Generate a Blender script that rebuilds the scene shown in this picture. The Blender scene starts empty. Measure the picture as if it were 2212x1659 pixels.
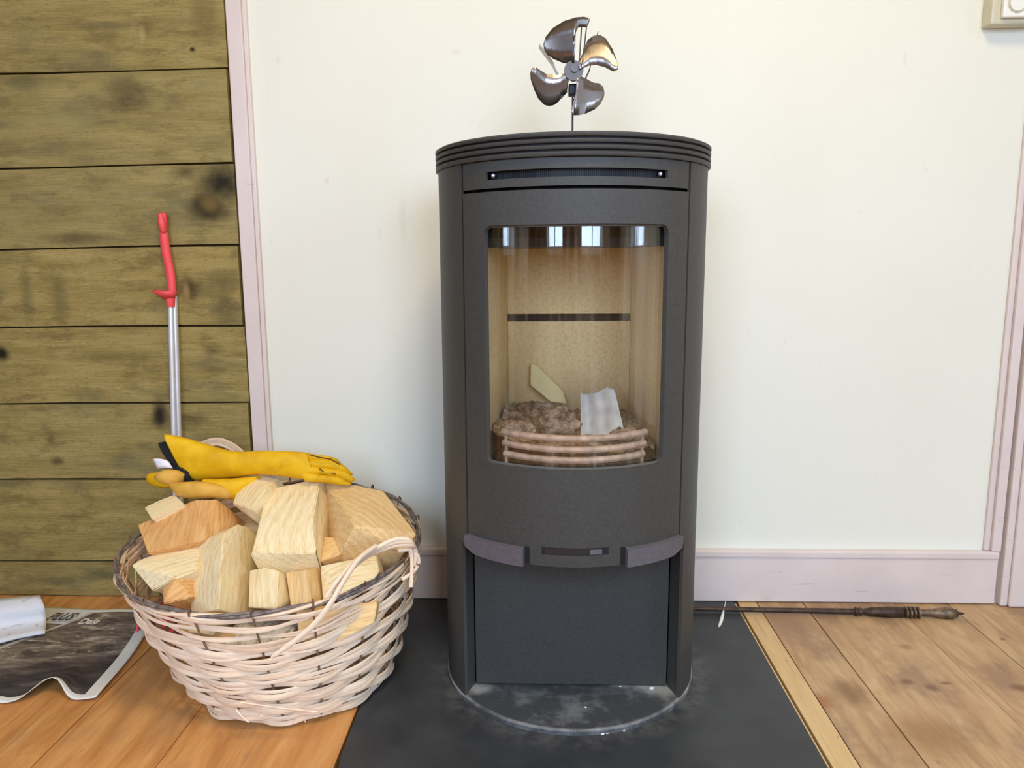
import bpy, bmesh, math, random
from math import sin, cos, pi, radians, atan2, sqrt
from mathutils import Vector, Matrix, noise

random.seed(7)
S = bpy.context.scene
C = S.collection

# ------------------------------------------------------------------ camera
FPX, YAW, PITCH, ROLL = 1655.0, .0357, .1631, -.0068
CAM = Vector((0, -1.69, .7857))
def cam_axes():
    r = Vector((cos(YAW), sin(YAW), 0)); f = Vector((-sin(YAW), cos(YAW), 0)); u = Vector((0, 0, 1))
    f2 = f*cos(PITCH) - u*sin(PITCH); u2 = u*cos(PITCH) + f*sin(PITCH)
    return r*cos(ROLL) + u2*sin(ROLL), -r*sin(ROLL) + u2*cos(ROLL), f2
AX = cam_axes()
cd = bpy.data.cameras.new('camera'); co = bpy.data.objects.new('camera', cd); C.objects.link(co)
cd.sensor_fit = 'HORIZONTAL'; cd.sensor_width = 36; cd.lens = 36*FPX/2212; cd.clip_start = .02
m = Matrix.Identity(4)
for i in range(3):
    m[i][0] = AX[0][i]; m[i][1] = AX[1][i]; m[i][2] = -AX[2][i]; m[i][3] = CAM[i]
co.matrix_world = m
S.camera = co
def ray(x, y): return AX[0]*((x-1106)/FPX) + AX[1]*((829.5-y)/FPX) + AX[2]
def at(x, y, Y):                      # the point of the plane at depth Y that the photograph shows at (x, y)
    d = ray(x, y); return CAM + d*((Y-CAM.y)/d.y)
def atz(x, y, Z):
    d = ray(x, y); return CAM + d*((Z-CAM.z)/d.z)

# ------------------------------------------------------------------ world, light, exposure
w = bpy.data.worlds.new('daylight'); S.world = w; w.use_nodes = True
bg = w.node_tree.nodes['Background']; bg.inputs[0].default_value = (.80, .90, 1, 1); bg.inputs[1].default_value = 0.8
S.view_settings.view_transform = 'Standard'; S.view_settings.look = 'None'
S.view_settings.exposure = 0.0; S.view_settings.gamma = 1; S.view_settings.use_curve_mapping = False
def area(name, loc, rot, sx, sy, power, col, spread=180):
    l = bpy.data.lights.new(name, 'AREA'); l.shape = 'RECTANGLE'; l.size = sx; l.size_y = sy
    l.energy = power; l.color = col; l.spread = radians(spread)
    o = bpy.data.objects.new(name, l); C.objects.link(o); o.location = loc; o.rotation_euler = rot
    return o
# daylight just outside each window of the room (openings built below)
RX0, RX1, RY, RZ = -2.3, 2.5, -3.3, 2.45
WIN_BACK = [(-1.2, -.4), (.35, 1.4)]; WZ0, WZ1 = .80, 2.1
SKYC = (.71, .93, 1.30)
for x0, x1 in WIN_BACK:
    area('daylight', ((x0+x1)/2, RY-.22, (WZ0+WZ1)/2+.02), (radians(60), 0, 0), x1-x0+.1, WZ1-WZ0+.4, 30*(x1-x0), SKYC, 120)
WIN_SIDE, WIN_WEST = (-2.5, -1.7), (-2.25, -1.6)
area('daylight', (RX1+.24, sum(WIN_SIDE)/2, 1.5), (0, radians(60), 0), 1.5, .9, 24, SKYC, 120)
area('daylight', (RX0-.24, sum(WIN_WEST)/2, 1.5), (0, radians(-60), 0), 1.5, .7, 15, SKYC, 120)
area('ceiling_light', (.2, -1.3, RZ-.06), (0, 0, 0), .5, .5, 25, (1, .77, .42))

# ------------------------------------------------------------------ colours and materials
def lin(c): return tuple(((v/255)/12.92 if v/255 <= .04045 else ((v/255+.055)/1.055)**2.4) for v in c) + (1,)
class N:
    def __init__(s, name, rough=.6, metal=0, spec=.5):
        s.m = bpy.data.materials.new(name); s.m.use_nodes = True; s.t = s.m.node_tree; s.n = s.t.nodes
        s.b = s.n['Principled BSDF']; s.b.inputs['Roughness'].default_value = rough
        s.b.inputs['Metallic'].default_value = metal; s.b.inputs['Specular IOR Level'].default_value = spec
        s.co = s.n.new('ShaderNodeTexCoord'); s.oi = s.n.new('ShaderNodeObjectInfo')
    def L(s, a, b): s.t.links.new(a, b)
    def val(s, v, inp):
        if hasattr(v, 'is_linked'): s.L(v, inp)
        else: inp.default_value = v
    def math(s, op, a, b=0., c=None, clamp=False):
        n = s.n.new('ShaderNodeMath'); n.operation = op; n.use_clamp = clamp
        s.val(a, n.inputs[0]); s.val(b, n.inputs[1])
        if c is not None: s.val(c, n.inputs[2])
        return n.outputs[0]
    def vec(s, scale=(1, 1, 1), rnd=0, off=(0, 0, 0)):
        n = s.n.new('ShaderNodeMapping'); n.inputs['Scale'].default_value = scale; n.inputs['Location'].default_value = off
        src = s.co.outputs['Object']
        if rnd:
            a = s.n.new('ShaderNodeVectorMath'); a.operation = 'ADD'; s.L(src, a.inputs[0])
            k = s.n.new('ShaderNodeCombineXYZ'); q = s.math('MULTIPLY', s.oi.outputs['Random'], rnd)
            for i in range(3): s.L(q, k.inputs[i])
            s.L(k.outputs[0], a.inputs[1]); src = a.outputs[0]
        s.L(src, n.inputs['Vector']); return n.outputs[0]
    def noise(s, v, scale=5, detail=4, rough=.55, dist=0):
        n = s.n.new('ShaderNodeTexNoise'); n.inputs['Scale'].default_value = scale; n.inputs['Detail'].default_value = detail
        n.inputs['Roughness'].default_value = rough; n.inputs['Distortion'].default_value = dist
        s.L(v, n.inputs['Vector']); return n.outputs[0]
    def wave(s, v, scale, dist, dscale=1, kind='RINGS', axis='X'):
        n = s.n.new('ShaderNodeTexWave'); n.wave_type = kind
        if kind == 'RINGS': n.rings_direction = axis
        else: n.bands_direction = axis
        n.inputs['Scale'].default_value = scale; n.inputs['Distortion'].default_value = dist
        n.inputs['Detail'].default_value = 3; n.inputs['Detail Scale'].default_value = dscale
        s.L(v, n.inputs['Vector']); return n.outputs['Fac']
    def voro(s, v, scale, rand=1):
        n = s.n.new('ShaderNodeTexVoronoi'); n.inputs['Scale'].default_value = scale; n.inputs['Randomness'].default_value = rand
        s.L(v, n.inputs['Vector']); return n.outputs['Distance']
    def rng(s, f, a, b, o0=0., o1=1.):
        n = s.n.new('ShaderNodeMapRange'); s.L(f, n.inputs[0])
        for i, q in enumerate((a, b, o0, o1)): n.inputs[1+i].default_value = q
        n.interpolation_type = 'SMOOTHSTEP'; return n.outputs[0]
    def ramp(s, f, stops):
        n = s.n.new('ShaderNodeValToRGB'); e = n.color_ramp.elements
        while len(e) < len(stops): e.new(.5)
        for q, (p, c) in zip(e, stops): q.position = p; q.color = lin(c)
        s.L(f, n.inputs[0]); return n.outputs[0]
    def mix(s, f, a, b, mode='MIX'):
        n = s.n.new('ShaderNodeMix'); n.data_type = 'RGBA'; n.blend_type = mode; n.clamp_factor = True
        s.val(f, n.inputs[0])
        for v, i in ((a, 6), (b, 7)):
            if isinstance(v, tuple): n.inputs[i].default_value = lin(v) if len(v) == 3 else v
            else: s.L(v, n.inputs[i])
        return n.outputs[2]
    def color(s, c):
        if isinstance(c, tuple): s.b.inputs['Base Color'].default_value = lin(c)
        else: s.L(c, s.b.inputs['Base Color'])
        return s
    def bump(s, h, strength=.3, dist=.002):
        n = s.n.new('ShaderNodeBump'); n.inputs['Strength'].default_value = strength; n.inputs['Distance'].default_value = dist
        s.L(h, n.inputs['Height']); s.L(n.outputs[0], s.b.inputs['Normal']); return s
    def spot(s, base, p, r, c, amt=1., soft=.5, nscale=30, namp=.35):    # a stain / knot at point p of the surface, radii r
        n = s.n.new('ShaderNodeMapping'); n.vector_type = 'TEXTURE'
        n.inputs['Location'].default_value = p; n.inputs['Scale'].default_value = r
        s.L(s.co.outputs['Object'], n.inputs['Vector'])
        l = s.n.new('ShaderNodeVectorMath'); l.operation = 'LENGTH'; s.L(n.outputs[0], l.inputs[0])
        d = s.math('ADD', l.outputs['Value'], s.math('MULTIPLY_ADD', s.noise(s.co.outputs['Object'], nscale, 3), namp*2, -namp))
        return s.mix(s.rng(d, 1+soft*.5, 1-soft, 0, amt), base, c)

def plain(name, c, rough=.6, metal=0, spec=.5, var=.06, scale=40, bump=0):
    k = N(name, rough, metal, spec); nz = k.noise(k.vec(rnd=9), scale, 3)
    lo = tuple(max(0, v*(1-var)) for v in c); hi = tuple(min(255, v*(1+var)) for v in c)
    k.color(k.ramp(nz, [(.3, lo), (.7, hi)]))
    if bump: k.bump(nz, bump, .001)
    return k.m

M = {}
# painted plaster wall
k = N('wall_paint', .85, 0, .2)
b = k.ramp(k.noise(k.vec((1, 1, 1)), 1.6, 3), [(.3, (231, 231, 216)), (.7, (236, 236, 222))])
b = k.mix(k.rng(k.noise(k.vec((3, 3, 1.5)), 6, 6, .7), .63, .74, 0, .35), b, (205, 196, 184))
for px, py, rx, rz in ((985, 112, .012, .006), (1955, 130, .004, .016), (870, 475, .008, .05), (820, 505, .004, .012), (600, 130, .006, .01)):
    p = at(px, py, 0); b = k.spot(b, p, (rx, .05, rz), (196, 192, 184), .22, 1.)
k.color(b); k.bump(k.noise(k.vec(), 130, 4), .18, .002); M['wall'] = k.m
# pinkish white trim paint
k = N('trim_paint', .5, 0, .4)
b = k.ramp(k.noise(k.vec((2, 2, 2)), 5, 4), [(.3, (220, 206, 199)), (.7, (227, 214, 208))])
b = k.mix(k.rng(k.noise(k.vec((4, 4, 30)), 4, 5), .66, .72, 0, .4), b, (180, 160, 152))
k.color(b); k.bump(k.noise(k.vec((1, 1, 1)), 60, 3), .15, .002); M['trim'] = k.m
# weathered olive planks
def plank_wood(name, tint):
    k = N(name, .75, 0, .25)
    v = k.vec((1.1, 1, 9), 3.1)
    g = k.noise(v, 4, 8, .62, .6)
    f = k.noise(k.vec((3, 3, 90), 5), 6, 4, .6)
    a, b_, c_, d_ = tint
    col = k.ramp(g, [(.25, a), (.42, b_), (.55, c_), (.75, d_)])
    col = k.mix(.4, col, k.ramp(f, [(.3, a), (.7, d_)]))
    mo = k.noise(k.vec((2.2, 2, 5), 17), 5, 7, .72)
    col = k.mix(k.rng(mo, .50, .62, 0, .45), col, (100, 82, 46)); col = k.mix(k.rng(mo, .46, .34, 0, .35), col, (176, 156, 104))
    col = k.mix(k.rng(k.noise(k.vec((14, 9, 26), 3), 9, 4, .7), .52, .66, 0, .35), col, (104, 86, 48))
    col = k.mix(k.rng(k.noise(k.vec((2, 2, 6), 7), 2.2, 4), .52, .70, 0, .6), col, (112, 107, 72))
    col = k.mix(k.rng(k.noise(k.vec((5, 5, 26), 11), 3, 5, .7), .64, .72, 0, .5), col, (190, 170, 116))
    kn = k.math('ADD', k.voro(k.vec((2.6, 1, 5.5), 13), 1.3), k.math('MULTIPLY', k.noise(k.vec((1, 1, 1)), 40, 3), .05))
    col = k.mix(k.rng(kn, .15, .05, 0, .45), col, (76, 62, 34))
    col = k.mix(k.math('MULTIPLY', k.oi.outputs['Random'], .38), col, (134, 128, 92))
    k.color(col); k.bump(k.math('ADD', g, f), .35, .003); return k
T = [((112, 92, 46), (140, 118, 62), (156, 134, 76), (176, 154, 94)),
     ((118, 100, 52), (147, 128, 69), (164, 145, 84), (184, 164, 103))]
k = plank_wood('plank_wood', T[0]); M['plank'] = k.m
k = plank_wood('plank_wood_knotty', T[1])
src = k.b.inputs['Base Color'].links[0].from_socket
b = src
for px, py, rx, rz, c, am in ((478, 395, .05, .036, (38, 34, 20), .95), (450, 452, .045, .03, (60, 52, 28), .9), (455, 440, .018, .016, (112, 92, 50), .9), (405, 372, .03, .016, (50, 42, 24), .8),
                          (130, 640, .02, .06, (62, 66, 30), .55), (60, 640, .012, .06, (72, 74, 40), .5), (410, 620, .02, .03, (52, 40, 22), .8), (403, 632, .007, .02, (150, 124, 74), 1), (485, 600, .05, .02, (60, 50, 30), .6), (490, 665, .03, .035, (70, 58, 34), .6),
                          (345, 895, .017, .03, (42, 36, 26), .95), (415, 905, .03, .012, (70, 62, 36), .7), (4, 765, .016, .016, (34, 30, 18), .95), (125, 995, .015, .01, (44, 36, 18), .8), (110, 950, .012, .01, (52, 44, 24), .7), (225, 1240, .045, .015, (70, 72, 52), .75), (120, 1255, .06, .012, (84, 84, 60), .5),
                          (270, 190, .05, .02, (84, 76, 46), .8), (290, 222, .05, .02, (78, 64, 40), .7), (130, 260, .06, .012, (140, 140, 92), .5), (60, 180, .05, .02, (88, 86, 50), .7), (308, 70, .006, .012, (190, 168, 116), .9), (315, 60, .014, .016, (84, 66, 34), .6), (444, 42, .03, .05, (96, 76, 44), .6), (416, 107, .006, .005, (50, 40, 20), .9), (170, 515, .09, .012, (66, 54, 32), .7), (250, 770, .09, .014, (88, 74, 40), .6)):
    b = k.spot(b, at(px, py, -.012), (rx*1.15, .05, rz*1.15), c, am*.8 if am < .9 else 1., .9 if am < .9 else .8, 26, .55 if am < .9 else .4)
k.color(b); M['plank_knotty'] = k.m
# floorboards
def floor_wood(name, a, b_, c_, dirt):
    k = N(name, .5, 0, .35)
    v = k.vec((9, 1.3, 1), 4.3)
    g = k.noise(v, 3.5, 7, .62, .8)
    col = k.ramp(g, [(.28, a), (.5, b_), (.72, c_)])
    col = k.mix(k.rng(k.noise(k.vec((2.4, 1.2, 1), 6), 3.2, 5, .65), .48, .66, 0, dirt), col, (146, 116, 88))
    col = k.mix(k.rng(k.noise(k.vec((6, 3, 1), 9), 5, 5, .7), .64, .74, 0, .45), col, (122, 82, 52))
    col = k.mix(k.rng(k.noise(k.vec((60, 3, 1), 2), 2, 4), .58, .75, 0, .35), col, (140, 86, 44))
    k.color(col); k.bump(g, .2, .002)
    return k
k = floor_wood('floorboard_orange', (176, 116, 58), (204, 144, 82), (222, 166, 102), .35); M['floor'] = k.m
k = floor_wood('floorboard_worn', (164, 128, 88), (188, 154, 112), (204, 174, 132), .75)
b = k.b.inputs['Base Color'].links[0].from_socket
for px, py, rx, ry, c in ((1960, 1473, .014, .012, (120, 72, 52)), (2013, 1486, .014, .014, (104, 76, 66)), (2043, 1476, .01, .006, (98, 62, 34)), (1835, 1495, .03, .05, (118, 88, 56)), (1775, 1515, .02, .03, (158, 100, 60)), (2165, 1380, .006, .006, (80, 52, 30)), (2205, 1485, .02, .014, (112, 78, 42)), (1700, 1350, .08, .09, (150, 118, 92)), (2010, 1590, .06, .06, (146, 108, 66)), (1958, 1398, .012, .012, (150, 100, 58))):
    b = k.spot(b, atz(px, py, 0), (rx, ry, .05), c, .7, .8, 60, .3)
k.color(b); M['floor_worn'] = k.m
M['strip'] = floor_wood('floor_edge_strip', (196, 162, 110), (210, 178, 126), (218, 188, 138), .1).m
M['plank_gap'] = plain('plank_gap_dust', (84, 62, 32), .9)
M['gap'] = plain('floor_gap_dirt', (38, 26, 16), .9)
# slate hearth plate
k = N('hearth_slate', .42, 0, .4)
b = k.ramp(k.noise(k.vec((1, 1, 1)), 12, 5), [(.3, (44, 46, 48)), (.7, (58, 60, 62))])
nz = k.noise(k.vec((4, 4, 1)), 9, 6, .65)
dust = k.n.new('ShaderNodeVectorMath'); dust.operation = 'DISTANCE'; k.L(k.co.outputs['Object'], dust.inputs[0]); dust.inputs[1].default_value = (.0575, -.292, 0)
halo = k.math('MULTIPLY', k.rng(dust.outputs['Value'], .29, .238, 0, .22), k.rng(nz, .35, .65, 0, 1))
b = k.mix(halo, b, (138, 138, 136)); k.color(b); k.bump(k.noise(k.vec(), 90, 4), .12, .001); M['slate'] = k.m
# stove paint
k = N('stove_paint', .52, .0, .38)
b = k.ramp(k.noise(k.vec(), 220, 2), [(.3, (60, 59, 55)), (.7, (69, 68, 64))])
b = k.spot(b, (0, 0, 0), (.01, .01, .01), (67, 67, 65), 0)
k.color(b); k.bump(k.noise(k.vec(), 420, 2), .12, .0006); M['stove'] = k.m
k = N('stove_base_dusty', .5, 0, .5)
nz = k.noise(k.vec((1, 1, 1)), 16, 6, .7)
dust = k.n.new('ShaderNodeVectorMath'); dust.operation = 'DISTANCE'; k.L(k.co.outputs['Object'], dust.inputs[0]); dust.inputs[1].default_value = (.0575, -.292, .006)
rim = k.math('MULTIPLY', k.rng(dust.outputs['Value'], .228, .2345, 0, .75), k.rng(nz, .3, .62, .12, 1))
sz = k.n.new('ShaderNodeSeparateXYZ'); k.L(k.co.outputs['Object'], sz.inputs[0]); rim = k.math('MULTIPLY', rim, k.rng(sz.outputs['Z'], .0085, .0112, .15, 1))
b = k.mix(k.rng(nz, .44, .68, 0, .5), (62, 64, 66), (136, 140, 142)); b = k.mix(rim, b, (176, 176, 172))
for x, y, r in ((-.11, -.405, .03), (.232, -.40, .045), (.20, -.388, .028), (.15, -.385, .02)): b = k.spot(b, (x, y, .01), (r, r*.6, .05), (168, 168, 162), .75, .9, 60, .4)
k.color(b); M['stove_base'] = k.m
M['stove_dark'] = plain('stove_inner_black', (16, 16, 17), .7)
M['slider'] = plain('slider_dark', (34, 34, 36), .35)
M['handle'] = plain('handle_steel', (98, 95, 101), .4, .15, .5, .05, 120)
k = N('vent_screen', .5, .6)
b = k.mix(k.rng(k.wave(k.vec((1, 1, 1)), 110, 0, 1, 'BANDS', 'X'), .4, .6), (18, 18, 19), (44, 44, 47)); k.color(b); M['screen'] = k.m
# vermiculite lining
k = N('vermiculite', .9, 0, .1)
nz = k.noise(k.vec(), 160, 4, .7)
b = k.ramp(nz, [(.3, (232, 198, 140)), (.5, (250, 222, 168)), (.7, (253, 232, 186))])
b = k.mix(k.rng(k.noise(k.vec((1, 1, .5)), 7, 4), .45, .7, 0, .4), b, (206, 178, 130))
zz = k.n.new('ShaderNodeSeparateXYZ'); k.L(k.co.outputs['Object'], zz.inputs[0])
soot = k.math('ADD', zz.outputs['Z'], k.math('MULTIPLY', k.noise(k.vec((1, 1, .6)), 14, 4), .12))
b = k.mix(k.rng(soot, .66, .54, 0, .6), b, (176, 146, 112)); k.color(b); k.bump(nz, .3, .001); M['verm'] = k.m
M['gasket'] = plain('grey_rope_seal', (96, 92, 84), .8)
k = N('ash', .95, 0, .05)
nz = k.noise(k.vec(), 55, 6, .75)
k.color(k.ramp(nz, [(.32, (62, 54, 48)), (.44, (118, 104, 92)), (.57, (180, 160, 138)), (.72, (214, 200, 176))])); k.bump(nz, .8, .004); M['ash'] = k.m
M['grate'] = plain('grate_ashy_iron', (196, 172, 156), .55, .3, .5, .15, 60)
# glass: clear pane with surface reflection and faint pale vertical streaks
def glass(name):
    m_ = bpy.data.materials.new(name); m_.use_nodes = True; t = m_.node_tree; n = t.nodes; n.clear()
    o = n.new('ShaderNodeOutputMaterial'); tr = n.new('ShaderNodeBsdfTransparent'); gl = n.new('ShaderNodeBsdfGlossy'); df = n.new('ShaderNodeBsdfDiffuse')
    fr = n.new('ShaderNodeFresnel'); fr.inputs['IOR'].default_value = 1.62; gl.inputs['Roughness'].default_value = .015
    geo = n.new('ShaderNodeNewGeometry'); io = n.new('ShaderNodeMapRange'); io.inputs[3].default_value = 1.85; io.inputs[4].default_value = 1/1.85
    t.links.new(geo.outputs['Backfacing'], io.inputs[0]); t.links.new(io.outputs[0], fr.inputs['IOR'])
    tr.inputs[0].default_value = (.97, .965, .95, 1); df.inputs[0].default_value = lin((190, 178, 160))
    tc = n.new('ShaderNodeTexCoord'); mp = n.new('ShaderNodeMapping'); mp.inputs['Scale'].default_value = (30, 30, 1.2); nz = n.new('ShaderNodeTexNoise'); nz.inputs['Scale'].default_value = 2.4
    mr = n.new('ShaderNodeMapRange'); mr.inputs[1].default_value = .52; mr.inputs[2].default_value = .78; mr.inputs[3].default_value = .0; mr.inputs[4].default_value = .16
    t.links.new(tc.outputs['Object'], mp.inputs[0]); t.links.new(mp.outputs[0], nz.inputs[0]); t.links.new(nz.outputs[0], mr.inputs[0])
    a = n.new('ShaderNodeMixShader'); b_ = n.new('ShaderNodeMixShader')
    t.links.new(mr.outputs[0], a.inputs[0]); t.links.new(tr.outputs[0], a.inputs[1]); t.links.new(df.outputs[0], a.inputs[2])
    t.links.new(fr.outputs[0], b_.inputs[0]); t.links.new(a.outputs[0], b_.inputs[1]); t.links.new(gl.outputs[0], b_.inputs[2])
    t.links.new(b_.outputs[0], o.inputs[0]); return m_
M['glass'] = glass('stove_glass')
# firewood
def pine(name, a, b_, c_, ring=26):
    k = N(name, .7, 0, .25)
    g = k.wave(k.vec((.22, 1, 1), .6, (.3, .09, .04)), ring, 3.5, 2.2)
    f = k.noise(k.vec((3, 70, 70), 5), 3, 5, .65)
    col = k.ramp(g, [(.0, a), (.55, b_), (1, c_)])
    col = k.mix(.74, col, k.ramp(f, [(.3, a), (.5, b_), (.7, c_)]))
    kn = k.math('ADD', k.voro(k.vec((6, 11, 11), 8), 1.0), k.math('MULTIPLY', k.noise(k.vec(), 60, 3), .06))
    col = k.mix(k.rng(kn, .12, .05, 0, .4), col, (196, 150, 96))
    k.color(col); k.bump(f, .3, .0015); return k.m
M['pine_pale'] = pine('pine_pale', (224, 190, 134), (244, 224, 176), (250, 235, 198))
M['pine_mid'] = pine('pine_mid', (212, 170, 110), (234, 198, 140), (244, 214, 162))
M['pine_warm'] = pine('pine_warm', (196, 140, 80), (222, 170, 108), (232, 188, 130), 40)
M['pine_kindling'] = plain('fresh_kindling', (250, 226, 168), .7, 0, .2, .04, 30)
k = N('birch_bark', .6, 0, .3)
nz = k.noise(k.vec((4, 1, 1)), 30, 4); k.color(k.ramp(nz, [(.35, (150, 140, 128)), (.5, (210, 205, 196)), (.7, (228, 224, 216))])); M['birch'] = k.m
# wicker
k = N('wicker_splint', .55, 0, .35)
g = k.noise(k.vec((6, 6, 60), 10), 6, 5, .6)
b = k.ramp(k.math('ADD', k.math('MULTIPLY', g, .6), k.math('MULTIPLY', k.oi.outputs['Random'], .4)), [(.25, (220, 190, 158)), (.5, (240, 214, 184)), (.75, (248, 229, 201))])
k.color(b); k.bump(g, .3, .001); M['wicker'] = k.m
M['wicker_bark'] = plain('willow_bark_rim', (112, 100, 92), .55, 0, .4, .3, 90, .3)
M['stake'] = plain('willow_stake_brown', (120, 92, 70), .6, 0, .4, .25, 60)
# gloves
k = N('yellow_leather', .62, 0, .3)
nz = k.noise(k.vec((1, 1, 1)), 26, 5, .6)
b = k.ramp(nz, [(.3, (212, 160, 8)), (.55, (230, 180, 14)), (.75, (238, 192, 40))])
b = k.mix(k.rng(k.noise(k.vec((3, 3, 3)), 7, 4), .62, .72, 0, .45), b, (150, 100, 14)); k.color(b)
k.bump(k.noise(k.vec(), 90, 4), .35, .002); M['leather'] = k.m
k = N('tan_leather', .62, 0, .3)
nz = k.noise(k.vec(), 26, 5, .6); k.color(k.ramp(nz, [(.3, (196, 148, 50)), (.6, (222, 172, 74)), (.8, (228, 184, 92))])); k.bump(k.noise(k.vec(), 90, 4), .35, .002); M['leather_tan'] = k.m
M['lining'] = plain('black_lining', (24, 22, 20), .9)
M['seam'] = plain('brown_stitching', (92, 62, 10), .8)
M['tag'] = plain('white_cloth_tag', (236, 232, 238), .8, 0, .2, .02)
# long dustpan
M['red'] = plain('red_plastic', (240, 82, 84), .42, 0, .5, .03)
M['alu'] = plain('aluminium_tube', (236, 238, 242), .4, .55, .5, .03, 30)
M['iron'] = plain('forged_iron', (70, 54, 42), .5, .45, .5, .25, 60, .3)
M['iron_worn'] = plain('worn_brass_iron', (112, 96, 76), .42, .6, .5, .3, 80, .3)
M['white_plastic'] = plain('white_plastic', (240, 238, 226), .35, 0, .5, .01)
M['cream_plastic'] = plain('cream_plastic', (206, 200, 172), .4, 0, .5, .02)
M['feather'] = plain('white_stick', (222, 226, 218), .5, 0, .4, .06, 60)
# fan
k = N('fan_steel', .27, .95); k.color(k.ramp(k.noise(k.vec((1, 1, 1)), 20, 3), [(.3, (146, 140, 136)), (.7, (156, 149, 144))])); M['fan'] = k.m
M['fan_hub'] = plain('fan_hub_metal', (92, 86, 82), .38, .6, .5, .05)
M['fan_body'] = plain('fan_dark_metal', (58, 52, 48), .35, .7, .5, .1)
M['fan_fin'] = plain('fan_aluminium_fin', (170, 164, 150), .35, .6, .5, .05)
M['fan_black'] = plain('fan_motor_black', (14, 14, 15), .5)
# paper
def newsprint():
    k = N('newsprint', .7, 0, .2)
    v = k.co.outputs['UV']
    mp = k.n.new('ShaderNodeMapping'); mp.inputs['Scale'].default_value = (1.4, 5, 1); mp.inputs['Rotation'].default_value = (0, 0, .45); k.L(v, mp.inputs[0])
    g = k.noise(mp.outputs[0], 3, 8, .68, .6)
    col = k.ramp(g, [(.28, (54, 48, 50)), (.42, (90, 80, 72)), (.55, (130, 117, 102)), (.68, (196, 186, 168))])
    sx = k.n.new('ShaderNodeSeparateXYZ'); k.L(v, sx.inputs[0]); X, Yv = sx.outputs[0], sx.outputs[1]
    # darker lower right of the printed picture, pale diagonal line and a row of pale specks
    low = k.rng(k.math('SUBTRACT', Yv, k.math('MULTIPLY', X, .35)), .30, .02, 0, .75); col = k.mix(low, col, (44, 42, 48))
    d = k.math('ABSOLUTE', k.math('SUBTRACT', k.math('SUBTRACT', Yv, k.math('MULTIPLY', X, 1.35)), .26))
    d = k.math('ADD', d, k.math('MULTIPLY_ADD', k.noise(v, 40, 3), .03, -.015)); col = k.mix(k.rng(d, .030, .012, 0, .85), col, (196, 190, 174))
    m2 = k.n.new('ShaderNodeMapping'); m2.inputs['Scale'].default_value = (9, 26, 1); m2.inputs['Rotation'].default_value = (0, 0, .2); k.L(v, m2.inputs[0])
    sp = k.math('MULTIPLY', k.rng(k.noise(m2.outputs[0], 2, 3), .60, .70, 0, .8), k.rng(k.math('ABSOLUTE', k.math('SUBTRACT', Yv, .62)), .24, .1)); col = k.mix(sp, col, (206, 196, 178))
    # white margins
    ed = k.math('MINIMUM', k.math('MINIMUM', X, k.math('SUBTRACT', 1., X)), k.math('MINIMUM', Yv, k.math('SUBTRACT', 1., Yv)))
    col = k.mix(k.math('GREATER_THAN', X, .925), col, (226, 224, 214)); col = k.mix(k.math('GREATER_THAN', .045, ed), col, (226, 224, 214))
    band = k.math('MULTIPLY', k.math('GREATER_THAN', Yv, .80), k.math('LESS_THAN', k.math('SUBTRACT', X, k.math('MULTIPLY', k.math('SUBTRACT', Yv, .8), .6)), .40)); col = k.mix(band, col, (214, 216, 208))
    k.color(col); return k.m
M['news'] = newsprint()
k = N('newsprint_back', .75, 0, .2)
mp = k.vec((6, 40, 40)); k.color(k.mix(k.rng(k.noise(k.vec((1, 1, 1)), 50, 4), .58, .7, 0, .5), (224, 226, 230), (150, 152, 164))); M['paper'] = k.m
M['reflection_crumb_white'] = plain('reflection_and_crumb_white', (214, 214, 212), .8, 0, .2, .06, 30)  # shared by the added reflection sheet and the ash crumbs
M['ink'] = plain('dark_ink', (64, 56, 54), .8); M['ink_white'] = plain('white_ink', (226, 218, 206), .8)
M['back_wall'] = plain('brown_log_wall', (150, 124, 98), .8, 0, .3, .2, 4)
M['ceil'] = plain('ceiling_boards', (226, 206, 172), .8, 0, .3, .05, 4)
M['frame'] = plain('window_frame_white', (228, 228, 224), .5, 0, .4, .02)
def pane_glass():
    m_ = bpy.data.materials.new('window_glass'); m_.use_nodes = True; t = m_.node_tree; n = t.nodes; n.clear()
    o = n.new('ShaderNodeOutputMaterial'); tr = n.new('ShaderNodeBsdfTransparent'); gl = n.new('ShaderNodeBsdfGlossy'); gl.inputs['Roughness'].default_value = .02
    fr = n.new('ShaderNodeFresnel'); geo = n.new('ShaderNodeNewGeometry'); io = n.new('ShaderNodeMapRange'); io.inputs[3].default_value = 1.45; io.inputs[4].default_value = 1/1.45; t.links.new(geo.outputs['Backfacing'], io.inputs[0]); t.links.new(io.outputs[0], fr.inputs[0]); mx = n.new('ShaderNodeMixShader')
    t.links.new(fr.outputs[0], mx.inputs[0]); t.links.new(tr.outputs[0], mx.inputs[1]); t.links.new(gl.outputs[0], mx.inputs[2]); t.links.new(mx.outputs[0], o.inputs[0]); return m_
M['pane'] = pane_glass()

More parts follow.
